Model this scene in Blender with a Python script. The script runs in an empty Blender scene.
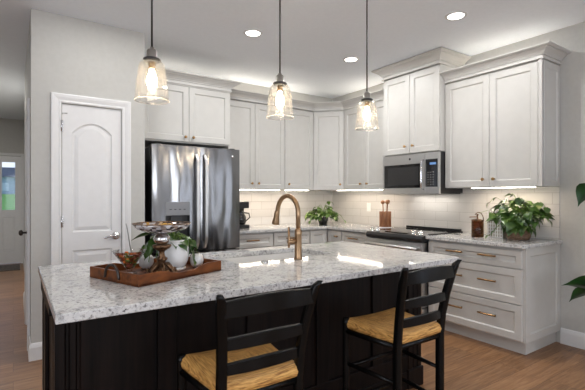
import bpy, bmesh, math, random
from mathutils import Vector, Matrix
from mathutils.geometry import tessellate_polygon
scene = bpy.context.scene
C = scene.collection
PI = math.pi
rnd = random.Random(7)

# ------------------------------------------------------------------ camera, world, light, exposure
cam_d = bpy.data.cameras.new('camera'); cam = bpy.data.objects.new('camera', cam_d); C.objects.link(cam)
cam.location = (0, 0, 1.2864); cam.rotation_euler = (PI/2, 0, -0.6027)
cam_d.sensor_width = 36; cam_d.lens = 36*405.9/585; cam_d.shift_y = 1.46/585; cam_d.clip_start = .03; cam_d.clip_end = 300
scene.camera = cam
scene.view_settings.view_transform = 'Standard'; scene.view_settings.look = 'None'
scene.view_settings.exposure = -0.04; scene.view_settings.gamma = 1; scene.view_settings.use_curve_mapping = False
scene.cycles.use_denoising = True; scene.cycles.max_bounces = 8; scene.cycles.diffuse_bounces = 5
scene.cycles.caustics_reflective = False; scene.cycles.caustics_refractive = False
scene.cycles.sample_clamp_indirect = 4; scene.cycles.transparent_max_bounces = 12

w = bpy.data.worlds.new('world'); scene.world = w; w.use_nodes = True
nt = w.node_tree; bg = nt.nodes['Background']
tc = nt.nodes.new('ShaderNodeTexCoord'); nz = nt.nodes.new('ShaderNodeTexNoise'); nz.inputs['Scale'].default_value = 5
cr = nt.nodes.new('ShaderNodeValToRGB'); cr.color_ramp.elements[0].position = .45; cr.color_ramp.elements[0].color = (.12, .25, .55, 1)
cr.color_ramp.elements[1].position = .7; cr.color_ramp.elements[1].color = (.5, .55, .62, 1)
nt.links.new(tc.outputs['Generated'], nz.inputs['Vector']); nt.links.new(nz.outputs['Fac'], cr.inputs['Fac']); nt.links.new(cr.outputs['Color'], bg.inputs['Color'])
bg.inputs['Strength'].default_value = 2.0

def area(name, loc, rot, sx, sy, energy, color=(1, 1, 1), disk=False, spread=PI):
    l = bpy.data.lights.new(name, 'AREA'); l.energy = energy; l.color = color
    l.shape = 'DISK' if disk else 'RECTANGLE'; l.size = sx
    if not disk: l.size_y = sy
    l.spread = spread
    o = bpy.data.objects.new(name, l); o.location = loc; o.rotation_euler = rot; C.objects.link(o); return o
CEIL = 2.76
FILL_WIN = [(-2.2, -.9), (-.3, 1.0), (1.6, 2.9)]           # unseen windows added behind the camera to let in fill light
for (a_, b_), e_ in zip(FILL_WIN, (20, 36, 40)): area('window_daylight', ((a_+b_)/2, -3.9, 1.45), (PI/2, 0, 0), b_-a_-.06, 1.6, e_, (.96, .98, 1.0))  # added fill panels standing in the unseen rear windows
area('side_window_daylight', (-2.9, -.6, 1.5), (PI/2, 0, -PI/2), 2.3, 1.6, 52, (.95, .98, 1.0))  # added fill from the unseen left side, brightens the right cabinets
STREAK_WIN = [(-2.5, -1.5, .1, 2.2), (-.85, -.5, .5, 2.2)]     # unseen openings added behind the camera for streaks on the refrigerator
for a_, b_, c_, d_ in STREAK_WIN: area('right_window_daylight', (3.95, (a_+b_)/2, (c_+d_)/2), (PI/2, 0, PI/2), b_-a_-.06, d_-c_-.1, 16*(b_-a_), (.95, .98, 1.0))  # added panels that reflect as bright streaks in the refrigerator doors
CANS = [(1.779, 3.212), (2.986, 3.232), (2.971, 1.969), (.56, 3.18), (-.5, .6), (1.2, -.3), (-.5, -2.2), (1.8, -2.4)]  # final entries are added lights outside the view
for x, y in CANS: area('can_light', (x, y, CEIL-.012), (0, 0, 0), .12, .12, (5 if x < 1 else 13) if y > 1 else 5, (1, .99, .97), True)
area('hall_light', (-.5, 6.6, CEIL-.03), (0, 0, 0), .3, .3, 32, (1, .97, .93), True)

# ------------------------------------------------------------------ materials
def mat(name, col=(.5, .5, .5), rough=.5, metal=0, spec=.5, **k):
    m = bpy.data.materials.new(name); m.use_nodes = True
    b = m.node_tree.nodes['Principled BSDF']
    b.inputs['Base Color'].default_value = (*col, 1); b.inputs['Roughness'].default_value = rough
    b.inputs['Metallic'].default_value = metal; b.inputs['Specular IOR Level'].default_value = spec
    if 'emit' in k:
        b.inputs['Emission Color'].default_value = (*k['emit'], 1); b.inputs['Emission Strength'].default_value = k['es']
    if 'coat' in k: b.inputs['Coat Weight'].default_value = k['coat']; b.inputs['Coat Roughness'].default_value = .1
    if 'trans' in k: b.inputs['Transmission Weight'].default_value = k['trans']
    return m
def N(m, t, **ins):
    n = m.node_tree.nodes.new(t)
    for k, v in ins.items(): n.inputs[k.replace('_', ' ')].default_value = v
    return n
def L(m, a, b): m.node_tree.links.new(a, b)
def coords(m, scale=(1, 1, 1), rot=(0, 0, 0)):
    t = N(m, 'ShaderNodeTexCoord'); mp = N(m, 'ShaderNodeMapping'); mp.inputs['Scale'].default_value = scale; mp.inputs['Rotation'].default_value = rot
    L(m, t.outputs['Object'], mp.inputs['Vector']); return mp.outputs['Vector']
def ramp(m, fac, stops):
    r = N(m, 'ShaderNodeValToRGB'); e = r.color_ramp.elements
    while len(e) < len(stops): e.new(.5)
    for i, (p, c) in enumerate(stops): e[i].position = p; e[i].color = (*c, 1)
    L(m, fac, r.inputs['Fac']); return r.outputs['Color']
def bsdf(m): return m.node_tree.nodes['Principled BSDF']
def noisy(name, c1, c2, scale=8, rough=.5, stretch=(1, 1, 1), bump=0, metal=0, det=3, lo=.35, hi=.65, **k):
    m = mat(name, c1, rough, metal, **k); v = coords(m, stretch)
    n = N(m, 'ShaderNodeTexNoise', Scale=scale, Detail=det); L(m, v, n.inputs['Vector'])
    L(m, ramp(m, n.outputs['Fac'], [(lo, c1), (hi, c2)]), bsdf(m).inputs['Base Color'])
    if bump:
        b = N(m, 'ShaderNodeBump', Strength=bump, Distance=.01); L(m, n.outputs['Fac'], b.inputs['Height']); L(m, b.outputs['Normal'], bsdf(m).inputs['Normal'])
    return m
M = {}
M['wall'] = noisy('wall_paint', (.50, .495, .47), (.52, .515, .49), 30, .85)
M['ceiling'] = noisy('ceiling_paint', (.84, .89, .96), (.86, .91, .98), 30, .9)
M['trim'] = noisy('trim_paint', (.74, .74, .74), (.76, .76, .76), 20, .4)
M['cab'] = noisy('cabinet_paint', (.54, .53, .505), (.56, .55, .525), 12, .42)
M['black'] = mat('black_paint', (.003, .003, .003), .25, spec=.2)
M['steeldark'] = mat('dark_steel', (.05, .05, .052), .35, .7)
M['blackplastic'] = mat('black_plastic', (.012, .012, .013), .3)
M['blackglass'] = mat('black_glass', (.01, .01, .011), .06)
M['chrome'] = mat('chrome', (.75, .75, .76), .12, 1)
M['brass'] = noisy('champagne_bronze', (.33, .21, .12), (.38, .25, .145), 20, .30, metal=1)
M['brassdark'] = noisy('aged_brass', (.22, .12, .05), (.32, .19, .085), 40, .3, metal=1)
M['knob'] = noisy('knob_brass', (.40, .23, .09), (.52, .32, .14), 40, .3, metal=1)
M['bronze'] = noisy('old_bronze', (.05, .022, .010), (.26, .15, .08), 60, .35, metal=.8, bump=.5)
M['iron'] = mat('dark_iron', (.07, .06, .055), .4, .9)
M['pewter'] = mat('pewter', (.34, .33, .31), .3, 1)
M['ceramic'] = noisy('white_ceramic', (.78, .77, .75), (.82, .81, .79), 6, .18)
M['sink'] = mat('sink_white', (.72, .71, .69), .2)
M['soil'] = noisy('soil', (.03, .02, .012), (.08, .05, .03), 60, .95, bump=.5)
M['wood'] = noisy('tray_wood', (.075, .021, .006), (.19, .058, .014), 3, .42, (1, 10, 10), det=5, spec=.25)
M['utensil'] = noisy('utensil_wood', (.20, .075, .03), (.36, .16, .07), 8, .45, (8, 8, 1))
M['basket'] = noisy('basket_weave', (.10, .055, .03), (.30, .19, .12), 60, .8, (1, 1, 3), bump=.8)
M['white_plastic'] = mat('white_plastic', (.75, .75, .73), .35)
M['grille'] = mat('grille', (.02, .02, .02), .5)
M['rug'] = noisy('mat_fibre', (.07, .06, .055), (.16, .14, .12), 40, .95)
M['lawn'] = noisy('lawn_grass', (.16, .36, .04), (.30, .52, .09), 3, .95)
M['siding'] = noisy('house_siding', (.45, .50, .55), (.55, .58, .6), 3, .8)
M['shingle'] = noisy('house_shingle', (.12, .11, .11), (.2, .18, .17), 6, .9)
M['stem'] = mat('plant_stem', (.16, .26, .05), .5)
M['lens'] = mat('lamp_lens', (1, 1, 1), .4, emit=(1, .96, .9), es=9)
M['strip'] = mat('led_strip', (1, 1, 1), .4, emit=(1, .93, .82), es=11)
M['bulb'] = mat('bulb_glow', (1, .9, .7), .4, emit=(1, .80, .55), es=70)
M['display'] = mat('display_blue', (.02, .03, .05), .2, emit=(.25, .5, 1), es=.6)
M['key'] = mat('key_grey', (.18, .18, .18), .4)
def leafmat(name, a, b, c, sc=14):
    m = noisy(name, a, b, sc, .32, det=4); r = [n for n in m.node_tree.nodes if n.type == 'VALTORGB'][0]
    e = r.color_ramp.elements.new(.74); e.color = (*c, 1); bsdf(m).inputs['Subsurface Weight'].default_value = 0
    return m
M['leaf'] = leafmat('pothos_leaf', (.018, .05, .010), (.075, .15, .022), (.38, .42, .12))
M['leafv'] = leafmat('pale_pothos_leaf', (.03, .08, .014), (.13, .22, .04), (.50, .52, .22), 22)
M['leafd'] = leafmat('dark_leaf', (.008, .035, .010), (.022, .09, .018), (.06, .17, .04), 8)
def thin_glass(name, tint=(1, 1, 1), refl=.9, haze=0.0):
    m = bpy.data.materials.new(name); m.use_nodes = True; nt = m.node_tree; nt.nodes.remove(nt.nodes['Principled BSDF'])
    out = [n for n in nt.nodes if n.type == 'OUTPUT_MATERIAL'][0]
    t = N(m, 'ShaderNodeBsdfTransparent'); t.inputs['Color'].default_value = (*tint, 1)
    g = N(m, 'ShaderNodeBsdfGlossy', Roughness=.03); fr = N(m, 'ShaderNodeLayerWeight', Blend=.28)
    mu = N(m, 'ShaderNodeMath'); mu.operation = 'MULTIPLY'; mu.inputs[1].default_value = refl; L(m, fr.outputs['Fresnel'], mu.inputs[0])
    mx = N(m, 'ShaderNodeMixShader'); L(m, mu.outputs[0], mx.inputs[0]); L(m, t.outputs[0], mx.inputs[1]); L(m, g.outputs[0], mx.inputs[2])
    if haze:
        d = N(m, 'ShaderNodeBsdfTranslucent'); d.inputs['Color'].default_value = (1, .97, .93, 1); m2 = N(m, 'ShaderNodeMixShader'); m2.inputs[0].default_value = haze
        L(m, mx.outputs[0], m2.inputs[1]); L(m, d.outputs[0], m2.inputs[2]); mx = m2
    L(m, mx.outputs[0], out.inputs['Surface']); return m
M['glass'] = thin_glass('clear_glass', (.98, .98, .98), .6)
M['shadeglass'] = thin_glass('seeded_shade_glass', (.985, .98, .97), .40, .018)
M['rimglass'] = thin_glass('rim_glass', (.96, .96, .95), 1, .25)
M['pane'] = thin_glass('window_glass', (1, 1, 1), .6)
M['amberglass'] = thin_glass('amber_glass', (.62, .42, .26), .8)

# brushed stainless with a gentle oil-can wave
def steel(name, wav=.0, col=(.52, .52, .52), rough=.22):
    m = mat(name, col, rough, 1); v = coords(m, (2.0, 2.0, .5)); n = N(m, 'ShaderNodeTexNoise', Scale=3.2, Detail=1.0); L(m, v, n.inputs['Vector'])
    v2 = coords(m, (260, 260, 2)); n2 = N(m, 'ShaderNodeTexNoise', Scale=1, Detail=2); L(m, v2, n2.inputs['Vector'])
    b = N(m, 'ShaderNodeBump', Strength=1, Distance=wav); L(m, n.outputs['Fac'], b.inputs['Height'])
    b2 = N(m, 'ShaderNodeBump', Strength=.05, Distance=.001); L(m, n2.outputs['Fac'], b2.inputs['Height']); L(m, b.outputs['Normal'], b2.inputs['Normal'])
    L(m, b2.outputs['Normal'], bsdf(m).inputs['Normal']); return m
M['steel'] = steel('stainless_steel', .016, (.28, .28, .285), .19)
M['steelflat'] = steel('stainless_trim', .0, (.62, .62, .62), .36)

# granite
m = mat('granite', (.7, .69, .67), .06, spec=.4); v = coords(m)
n1 = N(m, 'ShaderNodeTexNoise', Scale=12, Detail=8, Roughness=.78, Distortion=.4); L(m, v, n1.inputs['Vector'])
n2 = N(m, 'ShaderNodeTexNoise', Scale=70, Detail=5, Roughness=.7); L(m, v, n2.inputs['Vector'])
n3 = N(m, 'ShaderNodeTexVoronoi', Scale=50)
wp = N(m, 'ShaderNodeTexNoise', Scale=30, Detail=3); L(m, v, wp.inputs['Vector']); wa = N(m, 'ShaderNodeVectorMath'); wa.operation = 'MULTIPLY_ADD'; wa.inputs[1].default_value = (.05, .05, .05)
L(m, wp.outputs['Color'], wa.inputs[0]); L(m, v, wa.inputs[2]); L(m, wa.outputs[0], n3.inputs['Vector'])
n4 = N(m, 'ShaderNodeTexNoise', Scale=7, Detail=5, Roughness=.75); L(m, v, n4.inputs['Vector'])
c1 = ramp(m, n1.outputs['Fac'], [(.34, (.22, .215, .22)), (.42, (.44, .44, .44)), (.49, (.60, .60, .595)), (.72, (.68, .67, .64))])
c2 = ramp(m, n2.outputs['Fac'], [(.35, (.12, .115, .12)), (.42, (.58, .57, .565)), (.49, (1, 1, 1))])
c4 = ramp(m, n4.outputs['Fac'], [(.53, (0, 0, 0)), (.63, (1, 1, 1))])
c3 = ramp(m, n3.outputs['Distance'], [(.18, (.12, .11, .115)), (.34, (1, 1, 1))])
mx = N(m, 'ShaderNodeMixRGB'); mx.blend_type = 'MULTIPLY'; mx.inputs[0].default_value = .8; L(m, c1, mx.inputs[1]); L(m, c2, mx.inputs[2])
mx2 = N(m, 'ShaderNodeMixRGB'); mx2.blend_type = 'MULTIPLY'; L(m, c4, mx2.inputs[0]); L(m, mx.outputs[0], mx2.inputs[1]); L(m, c3, mx2.inputs[2])
L(m, mx2.outputs[0], bsdf(m).inputs['Base Color']); M['granite'] = m

# espresso painted wood of the island
M['espresso'] = noisy('espresso_wood', (.003, .0025, .0025), (.010, .006, .005), 3, .38, (14, 14, .8), det=6, spec=.13)

# oak floor, planks along x
m = mat('oak_floor', (.2, .1, .05), .38); v = coords(m)
br = N(m, 'ShaderNodeTexBrick', Scale=1, Mortar_Size=.0012, Mortar_Smooth=.3, Bias=0, Brick_Width=1.9, Row_Height=.19); br.offset = .37
br.inputs['Color1'].default_value = (.0, 0, 0, 1); br.inputs['Color2'].default_value = (1, 1, 1, 1); br.inputs['Mortar'].default_value = (.5, .5, .5, 1)
L(m, v, br.inputs['Vector'])
vs = coords(m, (1.6, 22, 1)); sep = N(m, 'ShaderNodeVectorMath'); sep.operation = 'ADD'; L(m, vs, sep.inputs[0]); L(m, br.outputs['Color'], sep.inputs[1])
gr = N(m, 'ShaderNodeTexNoise', Scale=1.6, Detail=7, Roughness=.65, Distortion=1.2); L(m, sep.outputs[0], gr.inputs['Vector'])
cg = ramp(m, gr.outputs['Fac'], [(.3, (.175, .082, .034)), (.5, (.28, .143, .066)), (.7, (.39, .22, .112))])
tone = ramp(m, br.outputs['Color'], [(0, (.82, .82, .84)), (1, (1.12, 1.1, 1.06))])
mm = N(m, 'ShaderNodeMixRGB'); mm.blend_type = 'MULTIPLY'; mm.inputs[0].default_value = 1; L(m, cg, mm.inputs[1]); L(m, tone, mm.inputs[2])
mo = N(m, 'ShaderNodeMixRGB'); mo.inputs[2].default_value = (.05, .025, .015, 1); L(m, br.outputs['Fac'], mo.inputs[0]); L(m, mm.outputs[0], mo.inputs[1])
L(m, mo.outputs[0], bsdf(m).inputs['Base Color'])
bp = N(m, 'ShaderNodeBump', Strength=.15, Distance=.002); L(m, gr.outputs['Fac'], bp.inputs['Height']); L(m, bp.outputs['Normal'], bsdf(m).inputs['Normal'])
M['floor'] = m

# subway tile: axis 'x' for the back wall, 'y' for the right wall
def tile(name, ax):
    m = mat(name, (.7, .69, .67), .12); t = N(m, 'ShaderNodeTexCoord'); s = N(m, 'ShaderNodeSeparateXYZ'); cb = N(m, 'ShaderNodeCombineXYZ')
    L(m, t.outputs['Object'], s.inputs[0]); L(m, s.outputs['X' if ax == 'x' else 'Y'], cb.inputs['X']); L(m, s.outputs['Z'], cb.inputs['Y'])
    b = N(m, 'ShaderNodeTexBrick', Scale=1, Mortar_Size=.0018, Mortar_Smooth=.4, Bias=0, Brick_Width=.303, Row_Height=.1015)
    b.inputs['Color1'].default_value = (.60, .585, .56, 1); b.inputs['Color2'].default_value = (.63, .615, .59, 1); b.inputs['Mortar'].default_value = (.38, .36, .33, 1)
    L(m, cb.outputs[0], b.inputs['Vector']); L(m, b.outputs['Color'], bsdf(m).inputs['Base Color'])
    bp = N(m, 'ShaderNodeBump', Strength=.6, Distance=.002); bp.invert = True; L(m, b.outputs['Fac'], bp.inputs['Height']); L(m, bp.outputs['Normal'], bsdf(m).inputs['Normal'])
    return m
M['tilex'] = tile('backsplash_tile_x', 'x'); M['tiley'] = tile('backsplash_tile_y', 'y')
# rush seat: strands along x or along y
def rush(name, ax):
    m = mat(name, (.5, .3, .1), .6); v = coords(m, (9, 300, 60) if ax == 'x' else (300, 9, 60))
    wv = N(m, 'ShaderNodeTexNoise', Scale=1.5, Detail=3, Roughness=.6); L(m, v, wv.inputs['Vector'])
    L(m, ramp(m, wv.outputs['Fac'], [(.36, (.22, .09, .018)), (.48, (.55, .28, .07)), (.64, (.76, .44, .14))]), bsdf(m).inputs['Base Color'])
    bp = N(m, 'ShaderNodeBump', Strength=.9, Distance=.006); L(m, wv.outputs['Fac'], bp.inputs['Height']); L(m, bp.outputs['Normal'], bsdf(m).inputs['Normal'])
    return m
M['rushx'] = rush('rush_across', 'x'); M['rushy'] = rush('rush_along', 'y')

# ------------------------------------------------------------------ mesh helpers (world coordinates)
class MB:
    def __init__(s): s.v = []; s.f = []; s.mi = []; s.smooth = set()
    def add(s, vs, fs, smooth=False, mi=0):
        o = len(s.v); s.v += [Vector(p) for p in vs]
        for f in fs:
            if smooth: s.smooth.add(len(s.f))
            s.f.append([o+i for i in f]); s.mi.append(mi)
    def box(s, a, b, mi=0):
        (x0, y0, z0), (x1, y1, z1) = a, b
        s.add([(x0, y0, z0), (x1, y0, z0), (x1, y1, z0), (x0, y1, z0), (x0, y0, z1), (x1, y0, z1), (x1, y1, z1), (x0, y1, z1)],
              [(0, 3, 2, 1), (4, 5, 6, 7), (0, 1, 5, 4), (1, 2, 6, 5), (2, 3, 7, 6), (3, 0, 4, 7)], mi=mi); return s
    def fbox(s, F, u0, u1, z0, z1, n0, n1):          # box in a face frame
        P = lambda u, z, n: F(u, z, n)
        s.add([P(u0, z0, n0), P(u1, z0, n0), P(u1, z0, n1), P(u0, z0, n1), P(u0, z1, n0), P(u1, z1, n0), P(u1, z1, n1), P(u0, z1, n1)],
              [(0, 3, 2, 1), (4, 5, 6, 7), (0, 1, 5, 4), (1, 2, 6, 5), (2, 3, 7, 6), (3, 0, 4, 7)]); return s
    def prism(s, poly, z0, z1, holes=()):
        loops = [list(poly)]+[list(h) for h in holes]
        tris = tessellate_polygon([[Vector((x, y, 0)) for x, y in l] for l in loops])
        flat = [p for l in loops for p in l]; n = len(flat)
        fs = [tuple(t) for t in tris]+[tuple(n+i for i in reversed(t)) for t in tris]; k = 0
        for l in loops:
            for i in range(len(l)): j = (i+1) % len(l); fs.append((k+i, k+j, n+k+j, n+k+i))
            k += len(l)
        s.add([(x, y, z0) for x, y in flat]+[(x, y, z1) for x, y in flat], fs); return s
    def rings(s, rs, cap0=True, cap1=True, smooth=False, closed=False, mi=0):
        n = len(rs[0]); vs = [p for r in rs for p in r]; fs = []
        m_ = len(rs)
        for k in range(m_ if closed else m_-1):
            a, b = k*n, ((k+1) % m_)*n
            for i in range(n): j = (i+1) % n; fs.append((a+i, a+j, b+j, b+i))
        if cap0 and not closed: fs.append(tuple(range(n))[::-1])
        if cap1 and not closed: fs.append(tuple((m_-1)*n+i for i in range(n)))
        s.add(vs, fs, smooth, mi); return s
    def lathe(s, prof, c=(0, 0, 0), seg=32, cap=False, mi=0, axis='z'):
        cx, cy, cz = c; rs = []
        for r, z in prof:
            ring = []
            for i in range(seg):
                a = 2*PI*i/seg; p = (r*math.cos(a), r*math.sin(a), z)
                if axis == 'x': p = (z, p[0], p[1])
                elif axis == 'y': p = (p[0], z, p[1])
                ring.append((cx+p[0], cy+p[1], cz+p[2]))
            rs.append(ring)
        return s.rings(rs, cap, cap, True, mi=mi)
    def tube(s, pts, r, seg=10, cap=True, mi=0):
        pts = [Vector(p) for p in pts]; rs = []; n = len(pts)
        rad = r if isinstance(r, (list, tuple)) else [r]*n
        up = None
        for i, p in enumerate(pts):
            t = (pts[min(i+1, n-1)]-pts[max(i-1, 0)]).normalized()
            if up is None: up = t.orthogonal().normalized()
            up = (up-t*up.dot(t)).normalized(); sd = t.cross(up)
            rs.append([p+(up*math.cos(2*PI*k/seg)+sd*math.sin(2*PI*k/seg))*rad[i] for k in range(seg)])
        return s.rings(rs, cap, cap, True, mi=mi)
    def sphere(s, c, r, seg=12, sc=(1, 1, 1), mi=0):
        rs = []
        for k in range(1, seg//2):
            ph = PI*k/(seg//2); rs.append([(c[0]+r*sc[0]*math.sin(ph)*math.cos(2*PI*i/seg), c[1]+r*sc[1]*math.sin(ph)*math.sin(2*PI*i/seg), c[2]+r*sc[2]*math.cos(ph)) for i in range(seg)])
        return s.rings(rs, True, True, True, mi=mi)
    def sweep(s, path, prof, side=1):               # profile (out, z) along a plan polyline, mitred
        n = len(path); P = [Vector((x, y)) for x, y in path]; rs = []
        for i in range(n):
            d0 = (P[i]-P[i-1]).normalized() if i else None; d1 = (P[i+1]-P[i]).normalized() if i < n-1 else None
            if d0 is None: d0 = d1
            if d1 is None: d1 = d0
            n0 = Vector((d0.y, -d0.x))*side; n1 = Vector((d1.y, -d1.x))*side
            b = (n0+n1); b = b/(b.dot(n0)) if b.length > 1e-6 else n0
            rs.append([(P[i].x+b.x*o, P[i].y+b.y*o, z) for o, z in prof])
        return s.rings(rs)
    def build(s, name, m, parent=None, bevel=0, loc=None, subsurf=0, recalc=True):
        me = bpy.data.meshes.new(name); org = Vector((0, 0, 0)); q = parent
        while q is not None: org += Vector(q.location); q = q.parent
        if loc is not None: org = Vector(loc)
        me.from_pydata([v-org for v in s.v], [], s.f)
        ms = m if isinstance(m, (list, tuple)) else [m]
        for mm_ in ms: me.materials.append(mm_)
        for i, p in enumerate(me.polygons): p.use_smooth = i in s.smooth; p.material_index = s.mi[i]
        if recalc:
            b = bmesh.new(); b.from_mesh(me); bmesh.ops.recalc_face_normals(b, faces=b.faces); b.to_mesh(me); b.free()
        o = bpy.data.objects.new(name, me); C.objects.link(o)
        if parent is not None: o.parent = parent
        if loc is not None: o.location = loc
        if bevel:
            bv = o.modifiers.new('bevel', 'BEVEL'); bv.width = bevel; bv.segments = 2; bv.limit_method = 'ANGLE'; bv.angle_limit = math.radians(40); bv.harden_normals = False
        if subsurf:
            ss = o.modifiers.new('subd', 'SUBSURF'); ss.levels = subsurf; ss.render_levels = subsurf
        return o
def tag(o, label, cat, group=None, kind=None):
    o['label'] = label; o['category'] = cat
    if group: o['group'] = group
    if kind: o['kind'] = kind
    return o
def thing(name, label, cat, loc=(0, 0, 0), group=None):
    o = bpy.data.objects.new(name, None); C.objects.link(o); o.location = loc; o.empty_display_size = .05
    return tag(o, label, cat, group)
def struct(name, mb, m, label=None, cat=None, bevel=0):
    o = mb.build(name, m, bevel=bevel); o['kind'] = 'structure'
    o['label'] = label or name.replace('_', ' '); o['category'] = cat or name.split('_')[0]
    return o
def frame(o, u, n):                                  # o: origin (x,y); u: unit along; n: unit outwards
    def F(a, z, d): return (o[0]+u[0]*a+n[0]*d, o[1]+u[1]*a+n[1]*d, z)
    return F
def shaker(F, u0, u1, z0, z1, n0=.0, t=.020, st=.058, rec=.011):
    mb = MB(); R = lambda i, d: [F(u0+i, z0+i, n0+d), F(u1-i, z0+i, n0+d), F(u1-i, z1-i, n0+d), F(u0+i, z1-i, n0+d)]
    return mb.rings([R(0, 0), R(0, t-.002), R(.002, t), R(st, t), R(st+.004, t-.004), R(st+.010, t-rec)])
def copy_tree(o, parent=None):
    c = o.copy(); C.objects.link(c); c.parent = parent
    for ch in list(o.children): copy_tree(ch, c)
    return c
def bezier(p0, p1, p2, p3, n=12):
    p0, p1, p2, p3 = map(Vector, (p0, p1, p2, p3)); out = []
    for i in range(n+1):
        t = i/n; out.append(p0*(1-t)**3+p1*3*t*(1-t)**2+p2*3*t*t*(1-t)+p3*t**3)
    return out

# ------------------------------------------------------------------ room shell
XR, YB, YP, XP0, XP1 = 3.965, 4.70, 3.78, .115, .98
XL, YR = -3.0, -4.0
struct('floor', MB().box((XL-.1, YR-.1, -.1), (XR+.1, 9.6, 0)), M['floor'], 'warm brown oak plank floor')
struct('ceiling', MB().box((XL-.1, YR-.1, CEIL), (XR+.1, 9.6, CEIL+.1)), M['ceiling'], 'flat painted ceiling')
mb = MB(); ys = [YR, -2.5, -1.5, -.85, -.5, YB+.1]
for i in range(0, 6, 2): mb.box((XR, ys[i], 0), (XR+.1, ys[i+1], CEIL))
for a_, b_, c_, d_ in STREAK_WIN: mb.box((XR, a_, 0), (XR+.1, b_, c_)).box((XR, a_, d_), (XR+.1, b_, CEIL))
struct('wall_right', mb, M['wall'], 'painted wall behind the range and drawers')
struct('wall_back', MB().box((XP1, YB, 0), (XR, YB+.1, CEIL)), M['wall'], 'painted wall behind the refrigerator and corner cabinets')
DX0, DX1, DH = .325, .782, 2.045                      # pantry door opening
mb = MB().box((XP0, YP, 0), (DX0, YP+.1, CEIL)).box((DX1, YP, 0), (XP1, YP+.1, CEIL)).box((DX0, YP, DH), (DX1, YP+.1, CEIL)).box((XP1-.08, YP+.1, 0), (XP1, YB+.1, CEIL))
struct('wall_pantry', mb, M['wall'], 'pale wall around the pantry door')
HD0, HD1 = 4.10, 4.86
mb = MB().box((XP0, YP+.1, 0), (XP0+.09, HD0, CEIL)).box((XP0, HD1, 0), (XP0+.09, 5.9, CEIL)).box((XP0, HD0, DH), (XP0+.09, HD1, CEIL)).box((.17, 5.9, 0), (.27, 9.4, CEIL))
struct('wall_hall_right', mb, M['wall'], 'hallway wall beside the pantry')
struct('wall_hall_left', MB().box((-1.2, YP, 0), (-1.1, 9.4, CEIL)), M['wall'])
FD0, FD1 = -.72, .125
mb = MB().box((-1.2, 9.4, 0), (FD0, 9.5, CEIL)).box((FD1, 9.4, 0), (.27, 9.5, CEIL)).box((FD0, 9.4, 2.06), (FD1, 9.5, CEIL))
struct('wall_hall_end', mb, M['wall'], 'far hallway wall around the front door')
struct('wall_left', MB().box((XL-.1, YR, 0), (XL, -1.8, CEIL)).box((XL-.1, .6, 0), (XL, YP+.1, CEIL)).box((XL-.1, -1.8, 0), (XL, .6, .65)).box((XL-.1, -1.8, 2.35), (XL, .6, CEIL)).box((XL, YP, 0), (-1.2, YP+.1, CEIL)), M['wall'])
mb = MB(); xs = [XL]+[v for p in FILL_WIN for v in p]+[XR]
for i in range(0, len(xs), 2): mb.box((xs[i], YR-.1, 0), (xs[i+1], YR, CEIL))
for a_, b_ in FILL_WIN: mb.box((a_, YR-.1, 0), (b_, YR, .6)).box((a_, YR-.1, 2.3), (b_, YR, CEIL))
struct('wall_rear', mb, M['wall'])
k = 0
for a_, b_ in FILL_WIN:
    k += 1; mb = MB()
    for q in ((a_, .6, a_+.05, 2.3), (b_-.05, .6, b_, 2.3), (a_, .6, b_, .65), (a_, 2.25, b_, 2.3), (a_, 1.43, b_, 1.47), ((a_+b_)/2-.012, .6, (a_+b_)/2+.012, 2.3)):
        mb.box((q[0], YR-.07, q[1]), (q[2], YR-.02, q[3]))
    struct('window_%d' % k, mb, M['trim'])  # frames of the added rear windows

for a_, b_, c_, d_ in STREAK_WIN:
    k += 1; mb = MB()
    for q in ((a_, c_, a_+.05, d_), (b_-.05, c_, b_, d_), (a_, c_, b_, c_+.05), (a_, d_-.05, b_, d_)): mb.box((XR+.02, q[0], q[1]), (XR+.07, q[2], q[3]))
    struct('window_%d' % k, mb, M['trim'])  # frames of the openings added for the refrigerator reflections
def baseboard(name, path, side):
    return struct(name, MB().sweep(path, [(0, 0), (.016, 0), (.016, .10), (.012, .118), (.007, .13), (0, .135)], side), M['trim'], 'white painted baseboard')
baseboard('baseboard_right', [(XR, 1.60), (XR, -1.45)], 1)
baseboard('baseboard_pantry', [(.243, YP), (XP0, YP), (XP0, 4.03)], -1)
baseboard('baseboard_pantry_right', [(XP1, YP+.0), (.865, YP)], -1)
baseboard('baseboard_hall_right', [(XP0, 4.94), (XP0, 5.9), (.17, 5.9), (.17, 9.39)], -1)

# backsplash
struct('trim_backsplash_back', MB().box((1.99, YB-.008, .905), (XR-.008, YB, 1.372)), M['tilex'], 'cream subway tile backsplash on the back wall', 'backsplash')
struct('trim_backsplash_right', MB().box((XR-.008, 1.61, .905), (XR, YB, 1.372)).box((XR-.008, 2.54, .6), (XR, 3.30, .905)), M['tiley'], 'cream subway tile backsplash on the right wall', 'backsplash')

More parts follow.
